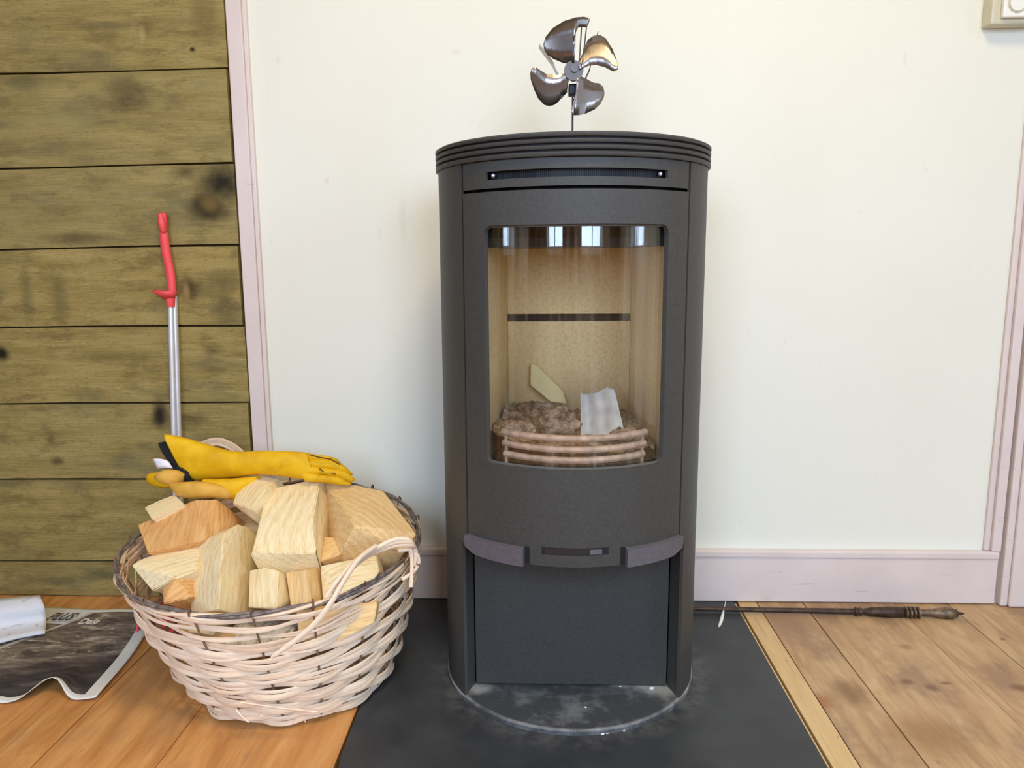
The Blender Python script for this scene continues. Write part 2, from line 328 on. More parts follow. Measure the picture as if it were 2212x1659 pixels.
# ------------------------------------------------------------------ mesh helpers
def link(name, me, mat, parent=None, smooth=None):
    if mat is not None: me.materials.append(mat)
    if smooth:
        for p in me.polygons: p.use_smooth = True
        if smooth < 180: me.set_sharp_from_angle(angle=radians(smooth))
    o = bpy.data.objects.new(name, me); C.objects.link(o)
    if parent:
        o.parent = parent; o.matrix_parent_inverse = Matrix.Translation(-parent.location) if parent.rotation_euler == type(parent.rotation_euler)((0, 0, 0)) else parent.matrix_basis.inverted()
    return o
def mesh(name, v, f, mat, parent=None, smooth=None):
    me = bpy.data.meshes.new(name); me.from_pydata([tuple(q) for q in v], [], f); me.update()
    return link(name, me, mat, parent, smooth)
def bm_obj(name, bm, mat, parent=None, smooth=None):
    bmesh.ops.recalc_face_normals(bm, faces=bm.faces[:])
    me = bpy.data.meshes.new(name); bm.to_mesh(me); bm.free(); return link(name, me, mat, parent, smooth)
def bm_box(bm, p0, p1, bev=0):
    v = [bm.verts.new((p1[0] if i & 1 else p0[0], p1[1] if i & 2 else p0[1], p1[2] if i & 4 else p0[2])) for i in range(8)]
    fs = [bm.faces.new([v[j] for j in q]) for q in ((0, 2, 3, 1), (4, 5, 7, 6), (0, 1, 5, 4), (2, 6, 7, 3), (0, 4, 6, 2), (1, 3, 7, 5))]
    if bev:
        es = list({e for f in fs for e in f.edges}); bmesh.ops.bevel(bm, geom=es, offset=bev, segments=2, affect='EDGES', profile=.6)
def box(name, p0, p1, mat, parent=None, bev=.002):
    bm = bmesh.new(); bm_box(bm, p0, p1, bev); return bm_obj(name, bm, mat, parent)
def tube_data(pts, rad, seg=8, closed=False, flat=1.0, up=None):
    pts = [Vector(p) for p in pts]; n = len(pts); V = []; F = []
    for i, p in enumerate(pts):
        a = pts[(i-1) % n] if closed or i else p; b_ = pts[(i+1) % n] if closed or i < n-1 else p
        t = (b_-a).normalized(); u = up(p) if up else (Vector((0, 0, 1)) if abs(t.z) < .9 else Vector((1, 0, 0)))
        s_ = t.cross(u).normalized(); u = s_.cross(t).normalized()
        r = rad[i] if isinstance(rad, (list, tuple)) else rad
        for j in range(seg):
            q = 2*pi*j/seg; V.append(p + s_*(r*flat*cos(q)) + u*(r*sin(q)))
    for i in range(n if closed else n-1):
        k2 = (i+1) % n
        for j in range(seg): F.append((i*seg+j, i*seg+(j+1) % seg, k2*seg+(j+1) % seg, k2*seg+j))
    if not closed: F.append(tuple(range(seg))[::-1]); F.append(tuple((n-1)*seg+j for j in range(seg)))
    return V, F
def tube(name, pts, rad, mat, parent=None, seg=8, closed=False, flat=1.0, up=None):
    V, F = tube_data(pts, rad, seg, closed, flat, up); bm = bmesh.new()
    vs = [bm.verts.new(v) for v in V]
    for f in F: bm.faces.new([vs[i] for i in f])
    return bm_obj(name, bm, mat, parent, 50)
def cr(pts, n):                          # Catmull-Rom through rows of numbers
    out = []; m_ = len(pts)-1
    for i in range(n):
        t = i/(n-1)*m_; k_ = min(int(t), m_-1); t -= k_
        p0, p1, p2, p3 = (pts[max(0, min(m_, k_+d))] for d in (-1, 0, 1, 2))
        out.append(tuple(.5*(2*b_+(c_-a)*t+(2*a-5*b_+4*c_-d)*t*t+(3*b_-a-3*c_+d)*t**3) for a, b_, c_, d in zip(p0, p1, p2, p3)))
    return out
def empty(name, loc, label, cat, group=None):
    o = bpy.data.objects.new(name, None); C.objects.link(o); o.location = loc; o.empty_display_size = .05
    return tag(o, label, cat, group)
def tag(o, label, cat, group=None, kind=None):
    o['label'] = label; o['category'] = cat
    if group: o['group'] = group
    if kind: o['kind'] = kind
    return o
def struct(o, label=None):
    o['kind'] = 'structure'
    if label: o['label'] = label
    return o
def sempty(name, loc):
    o = bpy.data.objects.new(name, None); C.objects.link(o); o.location = loc; o['kind'] = 'structure'; return o

# ------------------------------------------------------------------ room shell
FL = sempty('floor', (0, -2, 0))
sub = box('subfloor', (RX0, RY, -.08), (RX1, .0, -.022), M['gap'], FL, 0)
seams = [-2.3, -2.12, -1.93, -1.75, -1.56, -1.37, -1.18, -.99, -.80, -.603, -.322]
def board(x0, x1, y0, y1, mat, z=0., name='floorboard'):
    dz = random.uniform(-.0012, .0006)
    return box(name, (x0+.0009, y0, -.022), (x1-.0009, y1, z+dz), mat, FL, .0012)
for a, b_ in zip(seams, seams[1:]): board(a, b_, RY, -.0005, M['floor'])
board(.456, .500, RY, -.0005, M['strip'], .0005, 'edge_strip'); board(.4475, .4525, RY, -.0005, M['strip'], .001, 'edge_strip')
rs = [.500, .605, .811, .932, 1.10, 1.29, 1.47, 1.66, 1.85, 2.03, 2.22, 2.5]
for a, b_ in zip(rs, rs[1:]): board(a, b_, RY, -.0005, M['floor_worn'])
for a, b_ in ((-.322, -.06), (-.06, .2), (.2, .4475)): board(a, b_, RY, -1.02, M['floor'])
box('gap_filler', (.4472, -.02, -.02), (.4562, -.0003, .0006), M['gap'], FL, 0)
# slate plate let into the floor
bm = bmesh.new()
edge = [(-.322, -.0006), (.4470, -.0006), (.4470, -1.015)] + [(-.312 - .006*sin(i*1.3) - .004*(i % 2), -1.015 + i*.085) for i in range(12)]
vs = [bm.verts.new((x, y, .002)) for x, y in edge]; f = bm.faces.new(vs)
r = bmesh.ops.extrude_face_region(bm, geom=[f]); bmesh.ops.translate(bm, verts=[q for q in r['geom'] if isinstance(q, bmesh.types.BMVert)], vec=(0, 0, -.022))
sl = bm_obj('hearth_plate', bm, M['slate']); tag(sl, 'black slate hearth plate set in the wooden floor under the stove', 'hearth plate')

WL = sempty('wall_left', (-1.4, 0, 0))
box('backing', (RX0, .0, 0), (-.652, .12, RZ), M['plank_gap'], WL, 0)
zs = [(2.45, 2.45), (2.25, 2.25), (2.05, 2.05), (1.86, 1.86), (1.66, 1.66), (1.49, 1.49), (1.335, 1.338), (1.179, 1.183), (.984, .990), (.811, .818), (.639, .642), (.464, .469), (.286, .291), (.087, .094), (.001, .001)]
xa, xb = -1.2, -.65
for i, (t, b_) in enumerate(zip(zs, zs[1:])):
    def zz_(p, x): return p[0] + (p[1]-p[0])*(x-xa)/(xb-xa)
    yo = -.013 + random.uniform(-.002, .002); g = .0022
    bm = bmesh.new(); x0, x1 = RX0, -.654 + (-.003 if i % 2 else 0)
    nx = 8; fr = []
    for j in range(nx+1):
        x = x0 + (x1-x0)*j/nx; wv = .0012*sin(j*1.7+i)
        fr.append([bm.verts.new((x, yo, zz_(b_, x)+g+wv)), bm.verts.new((x, yo, zz_(t, x)-g+wv)), bm.verts.new((x, -.0002, zz_(t, x)-g+wv)), bm.verts.new((x, -.0002, zz_(b_, x)+g+wv))])
    for j in range(nx):
        for q in range(4): bm.faces.new([fr[j][q], fr[j+1][q], fr[j+1][(q+1) % 4], fr[j][(q+1) % 4]])
    bm.faces.new(fr[0]); bm.faces.new(fr[-1][::-1])
    bm_obj('plank', bm, M['plank_knotty'], WL)
# narrow plank edge stop beside the trim
box('edge_batten', (-.6535, -.0085, 0), (-.6505, -.0002, RZ), M['plank'], WL, .0008)

WB = struct(box('wall_back', (-.652, 0, 0), (RX1, .12, RZ), M['wall'], None, 0))
TL = sempty('trim_1', (-.63, 0, 0))
box('casing', (-.650, -.016, 0), (-.618, -.0002, RZ), M['trim'], TL, .002)
box('edge_bead', (-.618, -.010, 0), (-.609, -.0002, RZ), M['trim'], TL, .002)
BB = sempty('baseboard_back', (.3, 0, 0))
box('board', (-.608, -.015, .0025), (1.034, -.0002, .108), M['trim'], BB, .002)
box('bead', (-.608, -.019, .1085), (1.034, -.0002, .126), M['trim'], BB, .004)
TR = sempty('trim_2', (1.03, 0, 0))
box('casing', (1.017, -.016, .1265), (1.037, -.0002, RZ), M['trim'], TR, .002)
box('edge_bead', (1.004, -.008, .1265), (1.0168, -.0002, RZ), M['trim'], TR, .003)
DR = sempty('door_1', (1.3, 0, 0))
box('door_frame', (1.042, -.024, .001), (1.058, -.0002, RZ-.4), M['trim'], DR, .003)
box('door_frame', (1.0585, -.03, .001), (1.094, -.0002, RZ-.4), M['trim'], DR, .004)
box('door_leaf', (1.097, -.018, .006), (1.95, -.0002, RZ-.42), M['trim'], DR, .003)
box('door_frame', (1.953, -.03, .001), (2.03, -.0002, RZ-.4), M['trim'], DR, .004)
box('door_frame', (1.0585, -.03, RZ-.398), (2.03, -.0002, RZ-.33), M['trim'], DR, .004)
for z0, z1 in ((.2, .85), (1.0, 1.85)): box('door_panel', (1.22, -.024, z0), (1.83, -.0181, z1), M['trim'], DR, .005)
struct(box('ceiling', (RX0, RY, RZ), (RX1, .12, RZ+.1), M['ceil'], None, 0))
def wall_with_holes(name, axis, pos, thick, u0, u1, holes, mat):
    o = sempty(name, (0, 0, 0)); us = [u0]
    def piece(a, b_, z0, z1):
        p = ((a, pos, z0), (b_, pos+thick, z1)) if axis == 'x' else ((pos, a, z0), (pos+thick, b_, z1))
        lo = tuple(min(p[0][i], p[1][i]) for i in range(3)); hi = tuple(max(p[0][i], p[1][i]) for i in range(3))
        box('wall_section', lo, hi, mat, o, 0)
    c = u0
    for a, b_ in holes:
        piece(c, a, -.08, RZ); piece(a, b_, -.08, WZ0 if axis == 'x' else .80); piece(a, b_, WZ1 if axis == 'x' else 2.15, RZ); c = b_
    piece(c, u1, -.08, RZ); return o
wall_with_holes('wall_front', 'x', RY, -.12, RX0, RX1, WIN_BACK, M['back_wall'])
wall_with_holes('wall_right', 'y', RX1, .12, RY, .12, [WIN_SIDE], M['wall'])
wall_with_holes('wall_west', 'y', RX0, -.12, RY, .12, [WIN_WEST], M['plank'])
def window(name, axis, pos, u0, u1, z0, z1):
    o = sempty(name, (0, 0, 0))
    def bx(n_, a, b_, za, zb, mat, d0=-.03, d1=.03):
        p0, p1 = ((a, pos+d0, za), (b_, pos+d1, zb)) if axis == 'x' else ((pos+d0, a, za), (pos+d1, b_, zb)); box(n_, p0, p1, mat, o, 0)
    t = .045
    bx('window_frame', u0, u0+t, z0, z1, M['frame']); bx('window_frame', u1-t, u1, z0, z1, M['frame']); bx('window_frame', u0+t, u1-t, z0, z0+t, M['frame']); bx('window_frame', u0+t, u1-t, z1-t, z1, M['frame'])
    um = (u0+u1)/2; bx('mullion', um-.015, um+.015, z0+t, z1-t, M['frame'], -.02, .02)
    bx('pane', u0+t, um-.0151, z0+t, z1-t, M['pane'], -.003, .003); bx('pane', um+.0151, u1-t, z0+t, z1-t, M['pane'], -.003, .003)
for i, (a, b_) in enumerate(WIN_BACK): window(f'window_{i+1}', 'x', RY-.06, a, b_, WZ0, WZ1)
window('window_3', 'y', RX1+.06, WIN_SIDE[0], WIN_SIDE[1], .80, 2.15)
window('window_4', 'y', RX0-.06, WIN_WEST[0], WIN_WEST[1], .80, 2.15)

# wall socket, corner in view
p = at(2140, 52, -.035)
so = empty('wall_socket', (p.x+.045, 0, p.z+.045), 'cream and white wall socket at the top right of the wall', 'socket')
box('back_box', (p.x, -.035, p.z), (p.x+.09, -.0003, p.z+.09), M['cream_plastic'], so, .004)
q = at(2167, 37, -.046)
bm = bmesh.new(); bm_box(bm, (q.x, -.046, q.z), (q.x+.052, -.0352, q.z+.052), .003); bm_obj('cover_plate', bm, M['white_plastic'], so)
cx_, cz_ = q.x+.026, q.z+.026
tube('socket_ring', [(cx_+.0175*cos(a*pi/12), -.0463, cz_+.0175*sin(a*pi/12)) for a in range(24)], .0016, M['cream_plastic'], so, 6, True)
bm = bmesh.new(); bmesh.ops.create_cone(bm, cap_ends=True, segments=24, radius1=.0155, radius2=.0155, depth=.002, matrix=Matrix.Translation((cx_, -.0472, cz_)) @ Matrix.Rotation(pi/2, 4, 'X')); bm_obj('socket_face', bm, M['white_plastic'], so)

# ------------------------------------------------------------------ stove
SX, SY, SR, SH = .0575, -.292, .234, .968
def sp(a, r, z): return Vector((SX + r*sin(a), SY - r*cos(a), z))          # a = angle from the front
STV = empty('wood_stove', (SX, SY, 0), 'tall round-fronted dark grey wood stove with glass door', 'stove')
def arc_plate(name, a0, a1, z0, z1, r, th, mat, parent, hole=None, step=2., sm=40, bev=0, wob=None):
    A0, A1 = radians(a0), radians(a1); n = max(2, int((a1-a0)/step)); cols = [A0+(A1-A0)*i/n for i in range(n+1)]
    if hole:
        h0, h1, hz0, hz1, hr = hole; H0, H1 = radians(h0), radians(h1)
        ins = []
        for i in range(7):
            d = hr*(1-cos(i/6*pi/2))/r; ins += [H0+d, H1-d]
        cols = sorted([c for c in cols if not (H0-.01 < c < H0+hr/r+.004 or H1-hr/r-.004 < c < H1+.01)] + ins)
        def hz(a):
            e = min(a-H0, H1-a)*r
            if e < 0: e = 0
            k_ = 0 if e >= hr else hr - sqrt(max(0, hr*hr-(hr-e)**2))
            return hz0+k_, hz1-k_
    bm = bmesh.new(); rings = []
    for a in cols:
        zsx = [z0, z1] if not hole else [z0, *hz(a), z1]
        rings.append(([bm.verts.new(sp(a, r, z)) for z in zsx], [bm.verts.new(sp(a, r-th, z)) for z in zsx], a))
    m_ = len(rings[0][0])
    def quad(*v):
        try: bm.faces.new(v)
        except ValueError: pass
    for (o0, i0, a), (o1, i1, b_) in zip(rings, rings[1:]):
        mid = (a+b_)/2; open_ = hole and H0 < mid < H1
        for j in range(m_-1):
            if open_ and j == 1: continue
            quad(o0[j], o1[j], o1[j+1], o0[j+1]); quad(i0[j], i0[j+1], i1[j+1], i1[j])
        quad(o0[0], i0[0], i1[0], o1[0]); quad(o0[-1], o1[-1], i1[-1], i0[-1])
        if open_: quad(o0[1], o1[1], i1[1], i0[1]); quad(o0[2], i0[2], i1[2], o1[2])
    for (o_, i_, a), fl in ((rings[0], 0), (rings[-1], 1)):
        for j in range(m_-1): quad(o_[j], o_[j+1], i_[j+1], i_[j])
    if hole:
        for o_, i_, a in rings:
            if abs(a-H0) < 1e-6 or abs(a-H1) < 1e-6: quad(o_[1], o_[2], i_[2], i_[1])
    return bm_obj(name, bm, mat, parent, sm)
AE = 50.9
# body shell round the sides and back (open at the front), split above the lower niche
arc_plate('side_shell', AE, 360-AE, .30, .932, SR, .006, M['stove'], STV, step=3)
arc_plate('lower_shell', 54.5, 360-54.5, .012, .2995, SR, .006, M['stove'], STV, step=3)
# turned-in posts at the edge of the lower niche, flat lower door
for sg in (-1, 1):
    a = radians(54.5)*sg; e = sp(a, SR-.001, 0); dr = Vector((SX+sg*.1755, SY-.098, 0))
    f2 = sp(radians(54.5-.0)*sg, SR-.012, 0)
    v = []
    for z in (.0125, .2995): v += [(e.x, e.y, z), (dr.x, dr.y, z), (dr.x+sg*.012, dr.y+.012, z), (f2.x+sg*.003, f2.y+.012, z)]
    mesh('niche_cheek', v, [(0, 1, 5, 4), (1, 2, 6, 5), (2, 3, 7, 6), (3, 0, 4, 7), (0, 3, 2, 1), (4, 5, 6, 7)], M['stove'], STV)
box('lower_door', (SX-.1735, SY-.100, .014), (SX+.1735, SY-.088, .2995), M['stove'], STV, .0015)
box('inner_back', (SX-.19, SY-.08, .013), (SX+.19, SY-.07, .298), M['stove_dark'], STV, 0)
box('shelf_plate', (SX-.17, SY-.0995, .2997), (SX+.17, SY+.15, .3047), M['stove_dark'], STV, 0)
# base plate
bm = bmesh.new(); bmesh.ops.create_cone(bm, cap_ends=True, segments=96, radius1=.2362, radius2=.2362, depth=.0095, matrix=Matrix.Translation((SX, SY, .0073)))
bmesh.ops.bevel(bm, geom=[e for e in bm.edges if len(e.link_faces) == 2 and abs(e.verts[0].co.z-e.verts[1].co.z) < 1e-6 and e.verts[0].co.z > .006], offset=.002, segments=2, affect='EDGES')
bm_obj('base_plate', bm, M['stove_base'], STV, 40)
# top: four stacked rings with dark grooves
bm = bmesh.new(); bmesh.ops.create_cone(bm, cap_ends=True, segments=96, radius1=.2335, radius2=.2335, depth=.033, matrix=Matrix.Translation((SX, SY, .9490)))
bm_obj('groove_core', bm, M['stove_dark'], STV, 40)
def disc_ring(name, z0, z1, r0, r1, mat, solid=False):
    bm = bmesh.new(); n = 120; ro = []
    prof = [(r1-.001, z0), (r1, z0+.001), (r1, z1-.001), (r1-.0015, z1), (r0, z1), (r0, z0)]
    for i in range(n): ro.append([bm.verts.new(sp(2*pi*i/n, r_, z)) for r_, z in prof])
    for i in range(n):
        a, b_ = ro[i], ro[(i+1) % n]
        for j in range(6): bm.faces.new((a[j], b_[j], b_[(j+1) % 6], a[(j+1) % 6]))
    return bm_obj(name, bm, mat, STV, 50)
for z0, z1 in ((.9325, .9395), (.9425, .9485), (.9515, .9575), (.9605, .9665)): disc_ring('top_ring', z0, z1, .2338, .2385, M['stove'])
bm = bmesh.new(); bmesh.ops.create_cone(bm, cap_ends=True, segments=96, radius1=.2337, radius2=.2337, depth=.0025, matrix=Matrix.Translation((SX, SY, .96675))); bm_obj('top_plate', bm, M['stove'], STV, 40)
# upper vent panel with long slot
up_ = arc_plate('vent_panel', -49.6, 49.6, .891, .9318, SR-.001, .006, M['stove'], STV, hole=(-36.6, 36.6, .9035, .916, .001))
arc_plate('vent_screen', -37, 37, .8935, .9165, SR-.012, .003, M['screen'], STV)
for sg in (-1, 1):
    bm = bmesh.new(); bmesh.ops.create_uvsphere(bm, u_segments=12, v_segments=8, radius=.0032, matrix=Matrix.Translation(sp(radians(34.2*sg), SR-.0075, .9105))); bm_obj('screw', bm, M['alu'], STV, 180)
arc_plate('inner_drum', -51, 51, .306, .931, SR-.022, .004, M['stove_dark'], STV, hole=(-46.5, 46.5, .43, .86, .01))
# door with window
DO = bpy.data.objects.new('door', None); C.objects.link(DO); DO.location = (SX, SY-SR, .6); DO.parent = STV; DO.matrix_parent_inverse = Matrix.Translation(-STV.location)
def dplate(*a, **kw): return arc_plate(*a, **kw)
bpy.context.view_layer.update()
def link_door(o):
    o.parent = DO; o.matrix_parent_inverse = DO.matrix_world.inverted(); return o
link_door(arc_plate('door_frame', -49.6, 49.6, .2965, .8860, SR, .009, M['stove'], None, hole=(-37.6, 37.6, .4555, .8350, .013), step=1.5))
link_door(arc_plate('glass_pane', -41, 41, .440, .850, SR-.0095, .004, M['glass'], None, step=1.5))
link_door(arc_plate('window_gasket', -39.2, 39.2, .4475, .843, SR-.0072, .002, M['gasket'], None, hole=(-38.6, 38.6, .4590, .8320, .011), step=1.5))
# slotted bottom rail and handle plates
link_door(arc_plate('air_slot', -13.2, 13.2, .317, .3285, SR+.0008, .002, M['stove_dark'], None, hole=None))
link_door(arc_plate('air_slider', -11.6, 10.2, .3185, .327, SR+.0012, .0015, M['slider'], None))
link_door(arc_plate('slider_tab', 5.6, 10.4, .3185, .3265, SR+.0026, .002, M['handle'], None))
for sg in (-1, 1):
    A = [20.2, 26, 32, 38, 44, 47, 49.2]; bm = bmesh.new(); rg = []
    for i, a in enumerate(cr([(q,) for q in A], 19)):
        a = a[0]; zb = .2945 + (0 if a < 43 else (a-43)/6.2*.008); zt = .3245 - (a-20)/29*.0025
        R1 = SR+.0095; rg.append([bm.verts.new(sp(sg*radians(a), R1, zb)), bm.verts.new(sp(sg*radians(a), R1+.001, zt)), bm.verts.new(sp(sg*radians(a), SR+.0003, zt+.001)), bm.verts.new(sp(sg*radians(a), SR+.0003, zb))])
    for a, b_ in zip(rg, rg[1:]):
        for j in range(4): bm.faces.new((a[j], b_[j], b_[(j+1) % 4], a[(j+1) % 4]))
    bm.faces.new(rg[0]); bm.faces.new(rg[-1])
    link_door(bm_obj('door_handle', bm, M['handle'], None, 30))
    arc_plate('handle_recess', *( (18.2, 20.2) if sg > 0 else (-20.2, -18.2)), .2968, .3265, SR+.0006, .001, M['stove_dark'], STV)
# firebox: back and side linings, ceiling plate, floor
def slab(name, x0, y0, x1, y1, z0, z1, th, mat, par):
    d = Vector((x1-x0, y1-y0, 0)).normalized(); nrm = Vector((-d.y, d.x, 0))*th
    v = []
    for z in (z0, z1): v += [(x0, y0, z), (x1, y1, z), (x1+nrm.x, y1+nrm.y, z), (x0+nrm.x, y0+nrm.y, z)]
    return mesh(name, v, [(0, 1, 5, 4), (1, 2, 6, 5), (2, 3, 7, 6), (3, 0, 4, 7), (0, 3, 2, 1), (4, 5, 6, 7)], mat, par)
bk = SY+.085
slab('back_lining', SX-.118, bk, SX+.118, bk, .44, .672-.008, .02, M['verm'], STV)
slab('back_lining', SX-.118, bk, SX+.118, bk, .672+.0065, .803, .02, M['verm'], STV)
box('air_channel', (SX-.118, bk+.012, .66), (SX+.118, bk+.019, .684), M['stove_dark'], STV, 0)
for sg in (-1, 1):
    box('air_slot_end', (SX+sg*.1245-.006, bk-.0005, .6642), (SX+sg*.1245+.006, bk+.02, .6783), M['verm'], STV, 0) if sg < 0 else None
slab('side_lining', SX-.151, SY-.155, SX-.1185, bk, .44, .803, .018, M['verm'], STV)
slab('side_lining', SX+.1185, bk, SX+.151, SY-.155, .44, .803, .018, M['verm'], STV)
box('baffle', (SX-.155, SY-.13, .8032), (SX+.155, bk+.02, .8182), M['stove_dark'], STV, 0)
box('firebox_floor', (SX-.16, SY-.13, .432), (SX+.16, bk+.02, .440), M['stove_dark'], STV, 0)
arc_plate('front_sill', -40, 40, .436, .4455, SR-.016, .03, M['grate'], STV)
for i, (z, r_) in enumerate(((.5035, .0058), (.485, .0058), (.4675, .0058))):
    A = 36 - i*.6; pts = [sp(radians(a), SR-.034, z - .004*cos(radians(a*2.2))) for a in [-A+2*A*j/24 for j in range(25)]]
    tube('log_retainer_bar', pts, r_, M['grate'], STV, 8)
for a in (-34, 34): tube('retainer_post', [sp(radians(a), SR-.034, .4457), sp(radians(a), SR-.034, .506)], .0028, M['grate'], STV, 6)
# ash bed (too fine to count) and what lies in it
n = 46; V = []; F = []
for i in range(n+1):
    for j in range(n+1):
        x = SX-.138+.276*i/n; y = SY-.178+.258*j/n
        if (x-SX)**2+(y-SY)**2 > .19**2: y = max(y, SY-sqrt(max(0, .19**2-(x-SX)**2)))
        lim = .1565-.047*max(0, (y-SY+.13)/.215); x = SX+max(-lim+.004, min(lim-.004, x-SX))
        h = .028+.016*max(0, (SX-x)/.1)+.012*noise.noise(Vector((x*20, y*20, 1)))+.010*noise.noise(Vector((x*70, y*70, 3)))+.0045*noise.noise(Vector((x*190, y*190, 5)))+.022*max(0, (y-SY+.10)/.18)
        V.append((x, y, .441+max(.004, h)))
for i in range(n):
    for j in range(n): q = i*(n+1)+j; F.append((q, q+n+1, q+n+2, q+1))
tag(mesh('ash_bed', V, F, M['ash'], None, 180), 'grey brown ash and embers heaped behind the stove glass', 'ash', kind='stuff')
def lump(name, p, r, label, seed, sc=(1, 1, 1)):
    bm = bmesh.new(); bmesh.ops.create_icosphere(bm, subdivisions=4, radius=1)
    for v in bm.verts:
        k_ = 1+.30*noise.noise(v.co*2.2+Vector((seed, 0, 0)))+.16*noise.noise(v.co*6+Vector((0, seed, 0)))+.07*noise.noise(v.co*15)
        v.co = Vector(p)+Vector((v.co.x*sc[0], v.co.y*sc[1], v.co.z*sc[2]))*r*k_
    return tag(bm_obj(name, bm, M['ash'], None, 180), label, 'charcoal', 'charred lumps in the ash')
p = at(1205, 915, SY-.09); lump('charred_lump', (p.x, SY-.09, p.z), .030, 'largest curled grey charred lump behind the middle of the grate', 1.3, (1.15, .8, .9))
p = at(1120, 925, SY-.10); lump('charred_lump', (p.x, SY-.10, p.z-.003), .021, 'small dark charred lump at left end of the grate', 4.1, (1.3, .8, .7))
p = at(1355, 932, SY-.10); lump('charred_lump', (p.x, SY-.10, p.z-.006), .021, 'small flat charred lump at right end of the grate', 7.7, (1.3, .8, .6))
# kindling, and the white sheet for a reflection in the glass
def hull(name, pts, mat, parent=None, frame=None, bev=.0015, jit=0):
    bm = bmesh.new()
    for q in pts: bm.verts.new(q)
    r = bmesh.ops.convex_hull(bm, input=bm.verts[:])
    bmesh.ops.delete(bm, geom=[v for v in bm.verts if not v.link_faces], context='VERTS')
    bmesh.ops.dissolve_limit(bm, angle_limit=radians(9), verts=bm.verts[:], edges=bm.edges[:])
    if bev: bmesh.ops.bevel(bm, geom=bm.edges[:], offset=bev, segments=2, affect='EDGES', clamp_overlap=True)
    o = bm_obj(name, bm, mat, parent, 40)
    if frame is not None:
        o.data.transform(frame.inverted()); o.matrix_world = frame
    return o
def prism(pts, Y, th): return [at(x, y, Y) for x, y in pts] + [at(x, y, Y)+Vector((0, th, 0)) for x, y in pts]
tag(hull('kindling_stick', prism([(1147, 786), (1160, 790), (1216, 846), (1224, 872), (1190, 868), (1146, 832)], SY+.062, .016), M['pine_kindling'], bev=.001), 'pale split kindling stick leaning on the stove back lining', 'kindling')
V = []; F = []; nu, nv = 14, 18  # white sheet, added to imitate a pale reflection on the door glass
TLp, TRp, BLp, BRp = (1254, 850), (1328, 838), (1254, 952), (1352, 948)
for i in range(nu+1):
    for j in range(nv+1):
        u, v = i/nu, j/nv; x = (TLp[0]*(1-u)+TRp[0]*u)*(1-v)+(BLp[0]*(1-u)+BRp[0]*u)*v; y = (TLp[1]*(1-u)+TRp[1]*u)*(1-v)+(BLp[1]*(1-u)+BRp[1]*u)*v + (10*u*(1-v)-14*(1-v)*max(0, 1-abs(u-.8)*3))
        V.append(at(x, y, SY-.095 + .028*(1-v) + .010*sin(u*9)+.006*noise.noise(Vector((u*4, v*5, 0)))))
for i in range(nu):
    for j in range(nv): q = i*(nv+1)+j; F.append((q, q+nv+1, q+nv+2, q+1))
o = mesh('reflection_sheet', V, F, M['reflection_crumb_white'], None, 180); md = o.modifiers.new('thickness', 'SOLIDIFY'); md.thickness = .0006
tag(o, 'white sheet added behind the stove glass to imitate a reflection', 'paper')

# ------------------------------------------------------------------ stove fan
FY = SY-.03
hub = at(1240, 150, FY)
FAN = empty('stove_fan', (hub.x, FY, SH), 'four-bladed polished metal heat fan standing on the stove top', 'fan')
Mz = (hub-at(1240, 150+1, FY)).length/5.927
def fz(X, Y_, dy=0): return Vector((hub.x+(X-830)*Mz, FY+dy, hub.z-(Y_-770)*Mz))
blades = [
 [(690, 690), (620, 655), (550, 622), (480, 570), (432, 500), (420, 420), (452, 335), (540, 240), (690, 168), (850, 145), (950, 155), (1022, 182), (1010, 240), (985, 290), (930, 272), (875, 272), (835, 340), (800, 400), (788, 470), (790, 560), (812, 655), (830, 700)],
 [(860, 690), (895, 655), (945, 565), (955, 500), (975, 460), (1020, 372), (1090, 318), (1180, 308), (1255, 365), (1305, 460), (1350, 550), (1385, 650), (1410, 770), (1398, 812), (1350, 830), (1310, 812), (1230, 765), (1120, 732), (1030, 735), (950, 768), (900, 790)],
 [(905, 860), (995, 890), (1060, 922), (1110, 938), (1180, 940), (1232, 980), (1248, 1050), (1240, 1120), (1190, 1215), (1110, 1295), (1000, 1350), (900, 1378), (825, 1382), (788, 1335), (800, 1280), (850, 1190), (872, 1100), (868, 1010), (855, 920)],
 [(720, 815), (660, 838), (560, 850), (450, 832), (370, 790), (310, 755), (262, 768), (243, 820), (252, 920), (295, 1030), (345, 1130), (430, 1212), (490, 1226), (560, 1215), (625, 1172), (660, 1120), (715, 1080), (740, 1060), (745, 960), (770, 880)]]
for i, ol in enumerate(blades):
    bm = bmesh.new()
    def pos(X, Y_):
        dx, dz = (X-830), -(Y_-770); r_ = sqrt(dx*dx+dz*dz); th = atan2(dz, dx)
        th0 = (radians(105), radians(22), radians(-68), radians(195))[i]
        d = (th-th0+pi) % (2*pi)-pi; tang = r_*sin(d)
        return fz(X, Y_, -.004 + Mz*(.40*tang + .00030*tang*tang*(-1 if i in (0, 3) else 1) - 8))
    fine = []
    for a, b_ in zip(ol, ol[1:]+ol[:1]):
        for t in (0, .5): fine.append((a[0]+(b_[0]-a[0])*t, a[1]+(b_[1]-a[1])*t))
    f = bm.faces.new([bm.verts.new((X, 0, Y_)) for X, Y_ in fine]); bmesh.ops.triangulate(bm, faces=[f])
    bmesh.ops.subdivide_edges(bm, edges=bm.edges[:], cuts=2, use_grid_fill=True)
    for v in bm.verts: v.co = pos(v.co.x, v.co.z)
    o = bm_obj('fan_blade', bm, M['fan'], FAN, 180); md = o.modifiers.new('thickness', 'SOLIDIFY'); md.thickness = .0011; md.offset = 0
